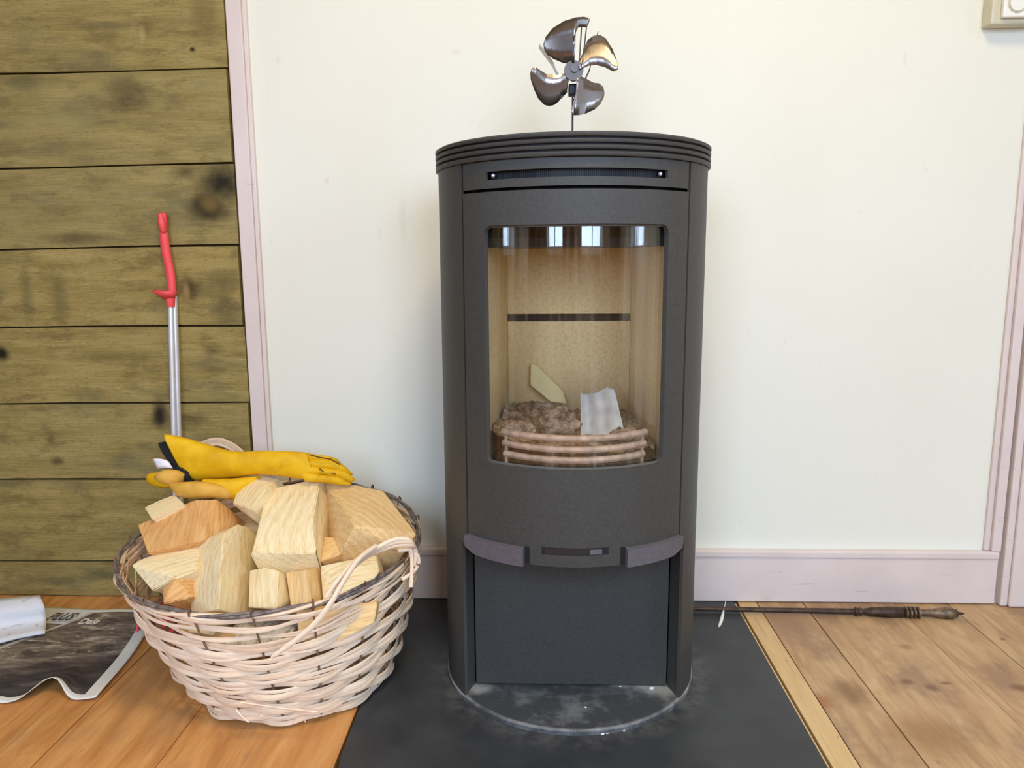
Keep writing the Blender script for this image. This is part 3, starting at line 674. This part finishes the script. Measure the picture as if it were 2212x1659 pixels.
def cyl(name, p, r, d, mat, parent, axis='Y', seg=32):
    bm = bmesh.new(); rot = Matrix.Rotation(pi/2, 4, 'X') if axis == 'Y' else Matrix.Identity(4)
    bmesh.ops.create_cone(bm, cap_ends=True, segments=seg, radius1=r, radius2=r, depth=d, matrix=Matrix.Translation(p) @ rot)
    return bm_obj(name, bm, mat, parent, 40)
cyl('hub_disc', fz(825, 790, -.004), 130*Mz, .0022, M['fan_hub'], FAN)
cyl('hub_bolt', fz(835, 772, -.0075), 48*Mz, .004, M['handle'], FAN)
cyl('motor', fz(835, 800, .018), 70*Mz, .034, M['fan_black'], FAN)
box('motor_bracket', fz(760, 1085, .010), fz(880, 930, .030), M['fan_black'], FAN, .003)
def fin(name, pts, wdt, mat, y0=.02):
    for (a, b_), nm in ((pts, name),):
        A, B = fz(*a, y0), fz(*b_, y0); d = (B-A).normalized(); s_ = Vector((0, 1, 0)).cross(d)*.0008; yv = Vector((0, wdt, 0))
        v = [A-s_, A+s_, B+s_, B-s_, A-s_+yv, A+s_+yv, B+s_+yv, B-s_+yv]
        mesh(nm, v, [(0, 1, 2, 3), (4, 7, 6, 5), (0, 4, 5, 1), (1, 5, 6, 2), (2, 6, 7, 3), (3, 7, 4, 0)], mat, FAN)
for a, b_ in (((650, 830), (545, 632)), ((545, 632), (360, 390)), ((985, 862), (1050, 735)), ((1050, 735), (1160, 250)), ((915, 560), (940, 160)), ((975, 470), (1005, 185))): fin('heat_fin', (a, b_), .03, M['fan_fin'] if a[0] < 700 else M['fan_body'])
# stem and base on the stove top
box('stem', fz(808, 1700, .012) , fz(832, 1070, .028), M['fan_body'], FAN, .001)
zt = SH+.0003
for o in [x for x in C.objects if x.name == 'stem']:
    for v in o.data.vertices:
        if v.co.z < hub.z-.1: v.co.z = zt+.006
bpy.context.view_layer.update()
box('foot_plate', (hub.x-.035, FY-.01, zt), (hub.x+.035, FY+.055, zt+.006), M['fan_body'], FAN, .001)

# ------------------------------------------------------------------ basket
BC, TC = Vector((-.463, -.345, .004)), Vector((-.5115, -.295, 0))
def bR(t): return .170 + .108*t**.72
def rimz(u): return .2525 + .118*(.25*sin(u)) + (.010*max(0, sin(u))**2)
def bpos(u, t, dr=0, dz=0):
    c = BC.lerp(TC, t); r_ = bR(t)+dr; ay = .93+.02*(1-t)
    return Vector((c.x+r_*cos(u), c.y+r_*ay*sin(u), .006+(rimz(u)-.006)*t+dz))
BK = empty('wicker_basket', (BC.x, BC.y, 0), 'round cream wicker basket full of split firewood', 'basket')
NS = 18
def front(u): return max(0, cos(u+pi/2))**1.5
rnd = random.Random(3)
for ri in range(14):
    loose = ri > 10
    t = .030+ri*.0685 if not loose else (.80, .885, .945)[ri-11]
    for sgn in ((-1.5, -.5, .5, 1.5) if not loose else (-.6, .6)):
        ph = rnd.uniform(0, 6); wz = rnd.uniform(.0004, .0016); nseg = 160; pts = []; am = rnd.uniform(.8, 1.25)
        hgt = rnd.uniform(.0026, .0036) if not loose else rnd.uniform(.0024, .0034)
        for i in range(nseg):
            u = 2*pi*i/nseg; c_ = cos(NS/2*u + pi*(ri % 2)); f_ = front(u)
            spread = .0034*(1.0+.34*c_*am)
            dz = sgn*spread + wz*sin(4*u+ph) + .0010*sin(11*u+ph*2)
            te = t*(1.265-.265*f_) if not loose else t+(.97-t)*(1-f_)*.7
            if loose: dz += .004*sin(3*u+ph)*(1 if sgn > 0 else -1)
            pts.append(bpos(u, min(te, .985), .0056*c_ + .0010*sgn*sin(7*u+ph), dz+.0014))
        tube('wicker_strand', pts, hgt, M['wicker'], BK, 6, True, .45)
for i in range(NS):
    u = 2*pi*i/NS + rnd.uniform(-.015, .015)
    pts = [bpos(u, t/12, 0, 0) for t in range(13)]; top = bpos(u, 1, 0, 0)
    pts += [top+Vector((0, 0, .004)), top+Vector((.003*cos(u), .003*sin(u), .009)), top+Vector((.006*cos(u), .006*sin(u), .005)), top+Vector((.0045*cos(u), .0045*sin(u), -.004))]
    tube('stake', pts, .0017, M['stake'], BK, 6)
for q, mt, r_ in ((0, 'wicker_bark', .0034), (2.1, 'wicker_bark', .0026), (4.2, 'wicker', .0034)):
    pts = []
    for i in range(180):
        u = 2*pi*i/180; a = 9*u+q; pts.append(bpos(u, 1, .0032*cos(a), -.001+.0030*sin(a)+(-.009 if mt == 'wicker' else 0)*(.6+.4*sin(u*2+1))))
    tube('rim_strand', pts, r_, M[mt], BK, 6, True)
# woven bottom
bm = bmesh.new(); c = bm.verts.new((BC.x, BC.y, .0075)); rg = [bm.verts.new(bpos(2*pi*i/40, .01)) for i in range(40)]
for i in range(40): bm.faces.new((c, rg[i], rg[(i+1) % 40]))
o = bm_obj('bottom', bm, M['wicker'], BK); md = o.modifiers.new('t', 'SOLIDIFY'); md.thickness = .003
# handles: right loop folded down over the front, with a loose strand, and the rear loop
def pxpath(rows_, n): return [at(*q) for q in cr(rows_, n)]
for d, r_ in ((0, .0042), (1, .0042), (2, .0036)):
    rw = [(893, 1222-d*4, -.425), (897, 1190-d*2, -.425), (884+d*2, 1168+d*5, -.44), (852, 1166+d*7, -.455), (810-d*4, 1186+d*6, -.48), (768-d*4, 1212+d*8, -.515), (735-d*5, 1247+d*8, -.54), (705+d*4, 1290, -.552)]
    tube('handle_strand', pxpath(rw, 40), r_, M['wicker'], BK, 7, False, .8)
tube('loose_strand', pxpath([(812, 1180, -.485), (775, 1208, -.525), (742, 1256, -.553), (715, 1302, -.572), (682, 1345, -.578), (640, 1382, -.582), (586, 1421, -.588)], 40), [.0048]*30+[.0046]*6+[.004]*3+[.002], M['wicker'], BK, 7, False, .7)
tube('handle_strand', pxpath([(860, 1190, -.435), (890, 1188, -.425), (905, 1210, -.42), (893, 1235, -.425), (868, 1252, -.44)], 24), .0035, M['wicker'], BK, 7)
tube('loose_strand', pxpath([(886, 1180, -.43), (890, 1215, -.43), (888, 1268, -.44)], 14), .0034, M['wicker'], BK, 6, False, .6)
for d in (0, 1, 2):
    tube('handle_strand', pxpath([(405-d*2, 1010, -.055), (418, 972+d*4, -.055), (440, 956+d*5, -.05), (470, 949+d*5, -.05), (502, 960+d*6, -.05), (530, 985+d*6, -.055), (548, 1030, -.06)], 30), .0042, M['wicker'], BK, 7, False, .8)
# frayed ends
for (x0, y0, x1, y1) in ((520, 1517, 686, 1538), (510, 1533, 537, 1560), (563, 1552, 566, 1543), (655, 1545, 660, 1560)):
    a, b_ = (at(x0, y0, -.555), at(x1, y1, -.553)) if x0 < 650 else (at(x0, y0, -.50), at(x1, y1, -.50))
    u0 = atan2(a.y-BC.y, a.x-BC.x)
    tube('frayed_end', [a, a.lerp(b_, .5)+Vector((0, -.003, .001)), b_], .0015, M['wicker'], BK, 5)

# ------------------------------------------------------------------ firewood
def Yd(y):
    tb = [(1000, -.13), (1040, -.19), (1100, -.27), (1160, -.345), (1200, -.395), (1235, -.425), (1300, -.475), (1400, -.50)]
    for (a, b_), (c_, d) in zip(tb, tb[1:]):
        if y <= c_: return b_+(d-b_)*(y-a)/(c_-a)
    return tb[-1][1]
def log(label, pts, ex, axis, mat, bev=.0016):
    P = [at(x, y, Yd(y)+(d[0] if d else 0)) for x, y, *d in pts]; E = Vector(ex)
    cen = sum(P, Vector())/len(P)
    Q = P + [cen + (p-cen)*.93 + E for p in P]
    a = at(axis[0], axis[1], Yd(axis[1])); b_ = at(axis[2], axis[3], Yd(axis[3]))
    X = (b_-a).normalized(); Z = X.cross(Vector((0, 1, 0))).normalized(); Yv = Z.cross(X)
    fr = Matrix((X, Yv, Z)).transposed().to_4x4(); fr.translation = cen+E*.5
    o = hull('split_log', Q, M[mat], None, fr, bev)
    return tag(o, label, 'firewood', 'split logs in the basket')
log('large pale split log with a knot, uppermost at the pile centre', [(577, 1058, .01), (692, 1032, .0), (718, 1067, .075), (714, 1121, .065), (692, 1212, .02), (605, 1232, .025), (542, 1200, .0), (554, 1160, -.022), (672, 1138, -.036), (684, 1196, -.018), (546, 1192, -.012)], (.0, .05, -.085), (560, 1190, 600, 1050), 'pine_pale')
log('broad tan split log at the right of the pile below the glove', [(698, 1036, .04), (760, 1045, .02), (828, 1060, .0), (900, 1153, .0), (872, 1194, .02), (759, 1191, -.0), (742, 1186, -.01), (767, 1136, -.075), (718, 1064, -.01), (706, 1147, .07)], (-.02, .04, -.06), (720, 1060, 880, 1170), 'pine_mid')
log('orange split log with curved growth rings at the left of the pile', [(297, 1134, .01), (420, 1080, -.01), (468, 1078, .0), (515, 1115, .06), (470, 1150, .0), (437, 1169, -.01), (319, 1196, -.01)], (.01, .055, -.05), (460, 1120, 470, 1060), 'pine_warm')
log('small pale log tip at the far left under the lower glove', [(312, 1096), (345, 1080), (377, 1068), (398, 1090, -.02), (327, 1121, -.02)], (.02, .04, -.05), (312, 1110, 390, 1075), 'pine_pale')
log('short pale splintered log behind the large knotty log', [(528, 1019), (604, 1036, .02), (612, 1045, .04), (563, 1102, .05), (537, 1112, -.0), (502, 1088, .01), (576, 1056, -.035), (541, 1098, -.03)], (.02, .05, -.06), (510, 1090, 560, 1030), 'pine_pale')
log('long pale split log lying along the left rim', [(283, 1221, .0), (304, 1208), (365, 1188, .02), (428, 1170, .02), (424, 1231, -.015), (385, 1248, -.02), (350, 1270, .01), (329, 1277, .015)], (.035, .06, -.05), (290, 1230, 430, 1180), 'pine_pale')
log('upright two-toned split log standing at the front left of the pile', [(423, 1171, .02), (482, 1154, -.035), (515, 1132, .0), (544, 1141, .06), (540, 1200, .055), (530, 1302, .055), (472, 1318, -.045), (411, 1330, .02), (416, 1273, .01), (478, 1210, -.045)], (.01, .06, -.045), (450, 1300, 500, 1150), 'pine_pale')
log('short split log with pale bark, front centre below the large knotty log', [(539, 1232, .02), (572, 1226, -.014), (602, 1233, -.018), (617, 1240, .03), (624, 1300, .02), (596, 1315, -.02), (536, 1312, .01)], (.0, .06, -.035), (575, 1300, 585, 1230), 'pine_pale')
log('tan split log in the front row, third from the basket handle', [(617, 1236, .01), (667, 1231, -.02), (686, 1226, .02), (695, 1290, .02), (672, 1312, -.02), (628, 1312, .0)], (.0, .06, -.035), (650, 1300, 655, 1235), 'pine_mid')
log('pale pinkish split log behind the front basket handle', [(692, 1223, .01), (750, 1211, -.008), (814, 1200, .02), (818, 1236, .0), (800, 1262, -.01), (760, 1282, -.02), (697, 1300, .015)], (.0, .06, -.03), (690, 1260, 815, 1220), 'pine_pale')
log('small pale log end wedged right of the large knotty log', [(700, 1160, .03), (721, 1160, .03), (738, 1197, .02), (692, 1214, .025)], (.0, .03, -.03), (690, 1200, 735, 1180), 'pine_mid')
log('orange log scrap showing behind the left front rim', [(351, 1271, .0), (378, 1250, -.02), (416, 1230, .01), (414, 1290, .0), (352, 1305, -.01)], (.02, .045, -.035), (350, 1290, 410, 1250), 'pine_warm')
log('pale log corner seen through the gap under the front left rim', [(412, 1334, .0), (446, 1330, .0), (470, 1336, 0), (462, 1372, .0), (406, 1366, .0)], (.0, .05, -.03), (410, 1360, 440, 1310), 'pine_pale')
log('flat pale log seen through the loose weave at the front right', [(640, 1318, .0), (815, 1300, .01), (808, 1345, .01), (735, 1385, .0), (645, 1388, .0)], (.0, .07, -.02), (640, 1350, 800, 1330), 'pine_mid')
log('tan log seen through the loose weave at the front left', [(380, 1345, .03), (500, 1372, .0), (510, 1410, .0), (400, 1385, .03)], (.01, .06, -.02), (380, 1360, 500, 1390), 'pine_mid')
def under(x, y, z, l, r_, rot, label):
    bm = bmesh.new(); ring = [(cos(a), sin(a)*.8) for a in (0, 1.2, 2.4, 3.5, 4.6, 5.6)]
    pts = [Vector((sx*l/2, r_*a, r_*b_)) for sx in (-1, 1) for a, b_ in ring]
    fr = Matrix.Translation((x, y, z)) @ Matrix.Rotation(rot, 4, 'Z')
    bm.free(); o = hull('split_log', [fr @ p for p in pts], M['pine_mid'], None, fr); return tag(o, label, 'firewood', 'split logs in the basket')
under(-.50, -.30, .045, .25, .04, .5, 'log at the bottom of the basket, hidden behind the weave')
under(-.44, -.39, .05, .22, .036, -.2, 'log low at the front of the basket, glimpsed through the weave')
under(-.50, -.31, .115, .28, .042, -.5, 'log in the middle of the basket, hidden under the pile')
under(-.56, -.24, .17, .26, .045, .2, 'log under the left back of the pile')
under(-.42, -.26, .17, .26, .045, 1.1, 'log under the right back of the pile')
under(-.50, -.17, .225, .30, .045, .1, 'log under the gloves at the back of the basket')
# birch log end seen through the gap in the weave
cc = at(572, 1379, -.468)
bm = bmesh.new(); bmesh.ops.create_cone(bm, cap_ends=True, segments=24, radius1=.052, radius2=.05, depth=.11, matrix=Matrix.Translation(cc+Vector((0, .012, -.004))) @ Matrix.Rotation(radians(88), 4, 'Y') @ Matrix.Rotation(.1, 4, 'X'))
for v in bm.verts: v.co.z = cc.z-.004 + (v.co.z-cc.z+.004)*.42
tag(bm_obj('birch_log', bm, M['birch'], None, 50), 'whitish bark log seen through the gap in the basket front', 'firewood', 'split logs in the basket')

# ------------------------------------------------------------------ gloves
def loft(name, st, mat, parent, n=16, seg=16, caps=(1, 1), sq=.75, ns=.0):
    """st rows: top px x,y, bottom px x,y, depth Y, half thickness"""
    R_ = cr(st, n); bm = bmesh.new(); rg = []
    for i, (tx, ty, bx, by, Y, th) in enumerate(R_):
        A, B = at(tx, ty, Y), at(bx, by, Y); c_ = (A+B)/2; h = (A-B)/2; ring = []
        d = (c_-CAM).normalized()
        for j in range(seg):
            a = 2*pi*j/seg; k1 = cos(a); k2 = sin(a); k2 = math.copysign(abs(k2)**sq, k2)
            p = c_+h*k1-Vector((0, 1, -.25)).normalized()*th*k2
            if ns: p += Vector((0, -1, 0))*ns*noise.noise(p*38)
            ring.append(bm.verts.new(p))
        rg.append(ring)
    for a, b_ in zip(rg, rg[1:]):
        for j in range(seg): bm.faces.new((a[j], a[(j+1) % seg], b_[(j+1) % seg], b_[j]))
    if caps[0]: bm.faces.new(rg[0])
    if caps[1]: bm.faces.new(rg[-1])
    return bm_obj(name, bm, mat, parent, 60)
g0 = at(560, 1000, -.17)
GL = empty('work_glove', g0, 'yellow leather work glove lying uppermost on the firewood', 'glove', 'work gloves on the basket')
o = loft('glove_body', [(358, 937, 411, 1037, -.185, .020), (400, 945, 425, 1037, -.185, .024), (432, 955, 470, 1035, -.185, .026), (470, 966, 520, 1030, -.19, .024), (505, 975, 560, 1026, -.19, .022), (560, 974, 600, 1028, -.19, .022), (620, 974, 640, 1034, -.19, .022), (665, 978, 690, 1040, -.19, .018)], M['leather'], GL, 40, 24, (0, 1), .7, .004)
md = o.modifiers.new('thickness', 'SOLIDIFY'); md.thickness = .0018
loft('glove_lining', [(344, 956, 398, 1034, -.1835, .018), (385, 950, 415, 1033, -.1835, .020), (420, 958, 440, 1032, -.184, .021)], M['lining'], GL, 10, 20, (0, 1), .7)
tip = [(640, 976, 650, 996), (650, 990, 655, 1012), (655, 1006, 660, 1026), (655, 1020, 660, 1040)]
ends = [(700, 984, 700, 1000, 738, 1002, 732, 1012), (715, 996, 714, 1014, 758, 1020, 750, 1030), (715, 1012, 715, 1030, 762, 1030, 758, 1042), (700, 1026, 700, 1043, 752, 1040, 750, 1049)]
for k_, (t_, e) in enumerate(zip(tip, ends)):
    Y = -.188-.006*k_
    loft('finger', [(*t_, Y, .008), (e[0], e[1], e[2], e[3], Y-.002, .0095), ((e[0]+e[4])/2+6, (e[1]+e[5])/2-3, (e[2]+e[6])/2+4, (e[3]+e[7])/2+1, Y, .009), (e[4], e[5], e[6], e[7], Y+.004, .006), (e[4]+5, (e[5]+e[7])/2-1, e[6]+9, (e[5]+e[7])/2+1, Y+.006, .001)], M['leather'], GL, 16, 12, (1, 1), .85, .0015)
for q in ([(668, 982), (690, 988), (715, 992), (735, 1004)], [(690, 1012), (698, 1018), (715, 1022), (726, 1024)]):
    tube('seam', [tuple(at(x, y, -.2095)) for x, y in q], .0013, M['seam'], GL, 6)
# curled cloth tag at the cuff
tg = at(352, 1000, -.21)
V = []; F = []
for i in range(7):
    u = i/6
    for j in range(4):
        v = j/3; x = 334+(368-334)*u+(10*v-4); y = 991+6*u+(22-6*u)*v-3*sin(u*3); V.append(at(x, y, -.208-.004*sin(u*pi)-.002*v))
for i in range(6):
    for j in range(3): q = i*4+j; F.append((q, q+4, q+5, q+1))
o = mesh('care_tag', V, F, M['tag'], GL, 180); md = o.modifiers.new('t', 'SOLIDIFY'); md.thickness = .0008
GL2 = empty('work_glove', at(430, 1050, -.2), 'tan yellow leather work glove tucked beneath the other glove', 'glove', 'work gloves on the basket')
loft('glove_body', [(440, 1035, 450, 1075, -.212, .016), (480, 1034, 490, 1078, -.210, .018), (520, 1032, 522, 1079, -.205, .018), (560, 1028, 545, 1062, -.19, .016)], M['leather'], GL2, 18, 18, (1, 1), .8, .003)
loft('thumb', [(364, 1046, 366, 1052, -.222, .003), (372, 1044, 376, 1062, -.226, .010), (395, 1041, 392, 1074, -.230, .016), (430, 1040, 425, 1078, -.230, .018), (465, 1045, 465, 1077, -.228, .016), (490, 1054, 492, 1078, -.222, .012), (508, 1064, 508, 1074, -.215, .004)], M['leather_tan'], GL2, 26, 18, (1, 1), .8, .002)
loft('finger', [(317, 1030, 318, 1040, -.205, .003), (322, 1023, 326, 1047, -.207, .009), (340, 1020, 345, 1053, -.209, .013), (362, 1020, 366, 1054, -.212, .013), (385, 1024, 384, 1046, -.212, .010)], M['leather'], GL2, 18, 14, (1, 1), .85, .001)
loft('finger', [(333, 1028, 336, 1034, -.218, .003), (342, 1020, 348, 1044, -.220, .009), (362, 1014, 366, 1048, -.220, .012), (385, 1016, 384, 1048, -.216, .012), (400, 1024, 396, 1042, -.210, .008)], M['leather_tan'], GL2, 18, 14, (1, 1), .85, .001)
loft('cuff_lining', [(372, 1008, 384, 1036, -.196, .010), (392, 1008, 402, 1042, -.20, .012), (410, 1018, 416, 1044, -.20, .012)], M['lining'], GL2, 10, 14, (1, 1), .8)

# ------------------------------------------------------------------ long-handled dustpan
dp0 = Vector((-.845, -.10, 0))
DP = empty('long_dustpan', dp0, 'long-handled red dustpan with aluminium tubes leaning on the plank wall', 'dustpan')
t0, t1 = at(369, 655, -.03), at(376, 938, -.045)
dd = (t1-t0); bot = t0+dd*((t0.z-.05)/(t0.z-t1.z))
tube('tube', [t0, bot], .0062, M['alu'], DP, 16)
t2, t3 = at(377, 640, -.022), at(386, 938, -.034); bot2 = t2+(t3-t2)*((t2.z-.05)/(t2.z-t3.z))
tube('tube', [t2, bot2], .0062, M['alu'], DP, 16)
gp = [at(*q) for q in cr([(350, 459, -.030), (351, 475, -.030), (353, 500, -.030), (358, 540, -.028), (365, 575, -.026), (370, 605, -.026), (371, 635, -.027)], 28)]
tube('grip', gp, [.004, .0085]+[.0095]*7+[.0085]+[.010]*17+[.0105], M['red'], DP, 14, False, .8)
tube('hanging_tip', [at(346, 462, -.036), at(349, 480, -.037), at(353, 499, -.037), at(356, 503, -.036)], [.005, .008, .007, .003], M['red'], DP, 10)
# guard: dished collar opening to the left
bm = bmesh.new(); ct = at(361, 634, -.03); rg = []
for i in range(24):
    a = 2*pi*i/24; lft = max(0, -cos(a)); rx = .021+.006*lft; q = ct+Vector((rx*cos(a)-.003*lft, -.004+.015*sin(a), 0))
    rg.append([bm.verts.new(q+Vector((0, 0, .006+.002*lft))), bm.verts.new(ct+Vector((.004+.010*cos(a), .008*sin(a), -.009)))])
for i in range(24):
    a, b_ = rg[i], rg[(i+1) % 24]; bm.faces.new((a[0], b_[0], b_[1], a[1]))
o = bm_obj('guard', bm, M['red'], DP, 50); md = o.modifiers.new('t', 'SOLIDIFY'); md.thickness = .003
tube('socket', [at(368, 640, -.030), at(369, 663, -.031)], [.0105, .0085], M['red'], DP, 14)
# pan standing on the floor behind the basket
V = []; F = []
xs0, xs1 = -.857, -.75
prof = [(-.20, .004), (-.17, .004), (-.12, .006), (-.085, .012), (-.075, .022)]
for x in (xs0, xs1):
    for y, z in prof: V.append((x, y, z))
for j in range(4): F.append((j, j+1, 6+j, 5+j))
o = mesh('pan', V, F, M['red'], DP, 40); md = o.modifiers.new('t', 'SOLIDIFY'); md.thickness = .003; md.offset = 1
for x in (xs0, xs1):
    mesh('pan_side', [(x, -.198, .004), (x, -.12, .006), (x, -.085, .012), (x, -.075, .022), (x, -.12, .04), (x, -.185, .034),
                      (x+.003, -.198, .004), (x+.003, -.12, .006), (x+.003, -.085, .012), (x+.003, -.075, .022), (x+.003, -.12, .04), (x+.003, -.185, .034)],
         [(0, 1, 2, 3, 4, 5), (11, 10, 9, 8, 7, 6)]+[(i, (i+1) % 6, 6+(i+1) % 6, 6+i) for i in range(6)], M['red'], DP)

# ------------------------------------------------------------------ newspapers
nw = empty('newspaper', (-.97, -.27, 0), 'dark printed newspaper spread on the floor left of the basket', 'newspaper')
TLc, TRc, BLc, BRc = Vector((-1.160, -.082)), Vector((-.865, -.088)), Vector((-1.165, -.475)), Vector((-.800, -.445))
nu, nv = 40, 44; V = []; UV = []
for i in range(nu+1):
    for j in range(nv+1):
        u, v = i/nu, j/nv; p = (TLc*(1-u)+TRc*u)*(1-v)+(BLc*(1-u)+BRc*u)*v
        bow = .012*sin(v*pi)*u
        z = .0035+.002*noise.noise(Vector((u*3, v*3, 0))) + .004*max(0, noise.noise(Vector((u*2+4, v*2, 2))))
        z += .030*math.exp(-((u-.74)/.085)**2)*max(0, (v-.62)/.38)**1.5 + .006*max(0, (u-.9)/.1)*max(0, v-.25)
        z += .004*max(0, v-.8)*5*(1 if u < .55 else 0)
        V.append((p.x+bow, p.y+.03*math.exp(-((u-.76)/.08)**2)*max(0, (v-.6)/.4)**2, max(.0022, z))); UV.append((u, 1-v))
F = [(i*(nv+1)+j, i*(nv+1)+j+1, (i+1)*(nv+1)+j+1, (i+1)*(nv+1)+j) for i in range(nu) for j in range(nv)]
me = bpy.data.meshes.new('front_page'); me.from_pydata(V, [], F); uvl = me.uv_layers.new(name='UVMap')
for l in me.loops: uvl.data[l.index].uv = UV[l.vertex_index]
me.update(); o = link('front_page', me, M['news'], nw, 180); md = o.modifiers.new('t', 'SOLIDIFY'); md.thickness = .0007; md.offset = 1
def lettering(name, txt, p, ux, size, shear, mat, parent, sx=1.0):
    cu = bpy.data.curves.new(name, 'FONT'); cu.body = txt; cu.size = size; cu.shear = shear; cu.extrude = .0002; cu.offset = .0006
    t = bpy.data.objects.new(name, cu); C.objects.link(t); bpy.context.view_layer.update()
    me = bpy.data.meshes.new_from_object(t.evaluated_get(bpy.context.evaluated_depsgraph_get())); bpy.data.objects.remove(t)
    a = atan2(ux[1], ux[0]); me.transform(Matrix.Translation(p) @ Matrix.Rotation(a, 4, 'Z') @ Matrix.Diagonal((sx, 1, 1, 1)))
    return link(name, me, mat, parent)
pa = atz(100, 1339, .0105); lettering('masthead', 'PLUS', (pa.x-.004, pa.y, .0105), (1, -.01), .050, .35, M['ink'], nw, .50)
pb = atz(166, 1347, .0105); lettering('headline', 'Dale', (pb.x, pb.y, .0105), (1, -.01), .034, .15, M['ink_white'], nw, .68)
# folded white newspaper by the wall
V = []; F = []; n1, n2 = 16, 10
for i in range(n1+1):
    for j in range(n2+1):
        u, v = i/n1, j/n2
        x0, y0 = -60+(85+60)*u, 1297-12*u; x1, y1 = -60+(96+60)*u, 1404-38*u-4*sin(u*3)
        x = x0+(x1-x0)*v+8*sin(v*3)*u; y = y0+(y1-y0)*v
        Z = .045*(1-v)**1.4+.016+.007*sin(v*6.0+.4)+.003*noise.noise(Vector((u*3, v*4, 1)))
        V.append(atz(x, y, max(.006, Z)))
F = [(i*(n2+1)+j, i*(n2+1)+j+1, (i+1)*(n2+1)+j+1, (i+1)*(n2+1)+j) for i in range(n1) for j in range(n2)]
o = mesh('folded_paper', V, F, M['paper'], None, 180); md = o.modifiers.new('t', 'SOLIDIFY'); md.thickness = .004; md.offset = -1
tag(o, 'crumpled white folded newspaper at the left edge, by the plank wall', 'newspaper')

# ------------------------------------------------------------------ poker and white stick
pk = empty('fire_poker', (.7, -.075, 0), 'long iron fire poker with turned handle lying along the baseboard', 'poker')
zc = .010
def lathe(name, prof, mat):
    pts = [Vector((x, -.070-.012*(x-.35)/.6, zc)) for x, r_ in prof]; tube(name, pts, [r_ for x, r_ in prof], mat, pk, 16, False, 1, lambda p: Vector((0, 0, 1)))
lathe('shaft', [(.345, .004), (.36, .005), (.50, .0055), (.67, .0065), (.70, .0065)], M['iron'])
lathe('grip', [(.694, .006), (.697, .0095), (.700, .0095), (.703, .007), (.706, .009), (.710, .009), (.713, .0065), (.73, .0095), (.77, .0125), (.797, .012), (.801, .009)], M['iron'])
for i in range(4): lathe('ring', [(.802+i*.0085, .008), (.804+i*.0085, .0135), (.8075+i*.0085, .0135), (.8095+i*.0085, .008)], M['iron_worn'])
lathe('knob', [(.836, .007), (.845, .008), (.862, .0085), (.878, .0115), (.892, .0135), (.905, .0125), (.912, .008)], M['iron_worn'])
lathe('tip', [(.911, .007), (.914, .009), (.918, .004), (.930, .0015)], M['iron'])
tube('hook', [Vector((.350, -.0702, zc)), Vector((.335, -.074, .009)), Vector((.320, -.085, .009)), Vector((.316, -.097, .008))], [.005, .006, .006, .003], M['iron'], pk, 8)
ws = [at(1567, 1304, -.03), at(1565, 1318, -.055), at(1562, 1330, -.085), at(1558, 1342, -.115), at(1553, 1354, -.142)]
for i, q in enumerate(ws): q.z = max(q.z, .009) if i < 3 else max(.0045, q.z)
tube('white_stick', [tuple(q) for q in cr([tuple(q) for q in ws], 20)], [.0012]*7+[.0016, .002, .0028, .0036, .0042, .0045, .0047, .0047, .0046, .0044, .004, .0034, .002], M['feather'], None, 10, False, .8)
tag(bpy.data.objects['white_stick'], 'slim white stick with leaf-shaped end lying against the baseboard', 'stick')
# ash crumbs on the hearth
for i, (x, y, s_) in enumerate(((1340, 1484, .0022), (1408, 1489, .0045), (1302, 1578, .003), (1312, 1576, .0026), (1265, 1529, .002), (1348, 1571, .002))):
    p = atz(x, y, .012 if y < 1560 else .004); z0 = .0121 if y < 1568 else .0022
    if z0 < .01: p = atz(x, y+8, .003)
    bm = bmesh.new(); bmesh.ops.create_icosphere(bm, subdivisions=1, radius=s_)
    for v in bm.verts: v.co = Vector((p.x, p.y, z0+s_*.5))+Vector((v.co.x*1.3, v.co.y, max(v.co.z*.6, -s_*.5)))*(1+.3*noise.noise(v.co*900))
    tag(bm_obj('ash_crumb', bm, M['reflection_crumb_white']), ['tiny white ash crumb by the lower door, left of the biggest', 'biggest white ash crumb in the right corner of the stove base', 'left one of two white crumbs touching at the base plate front', 'right one of two white crumbs touching at the base plate front', 'white crumb in the middle of the stove base plate', 'white crumb on the right front rim of the base plate'][i], 'ash', 'ash crumbs on the hearth')
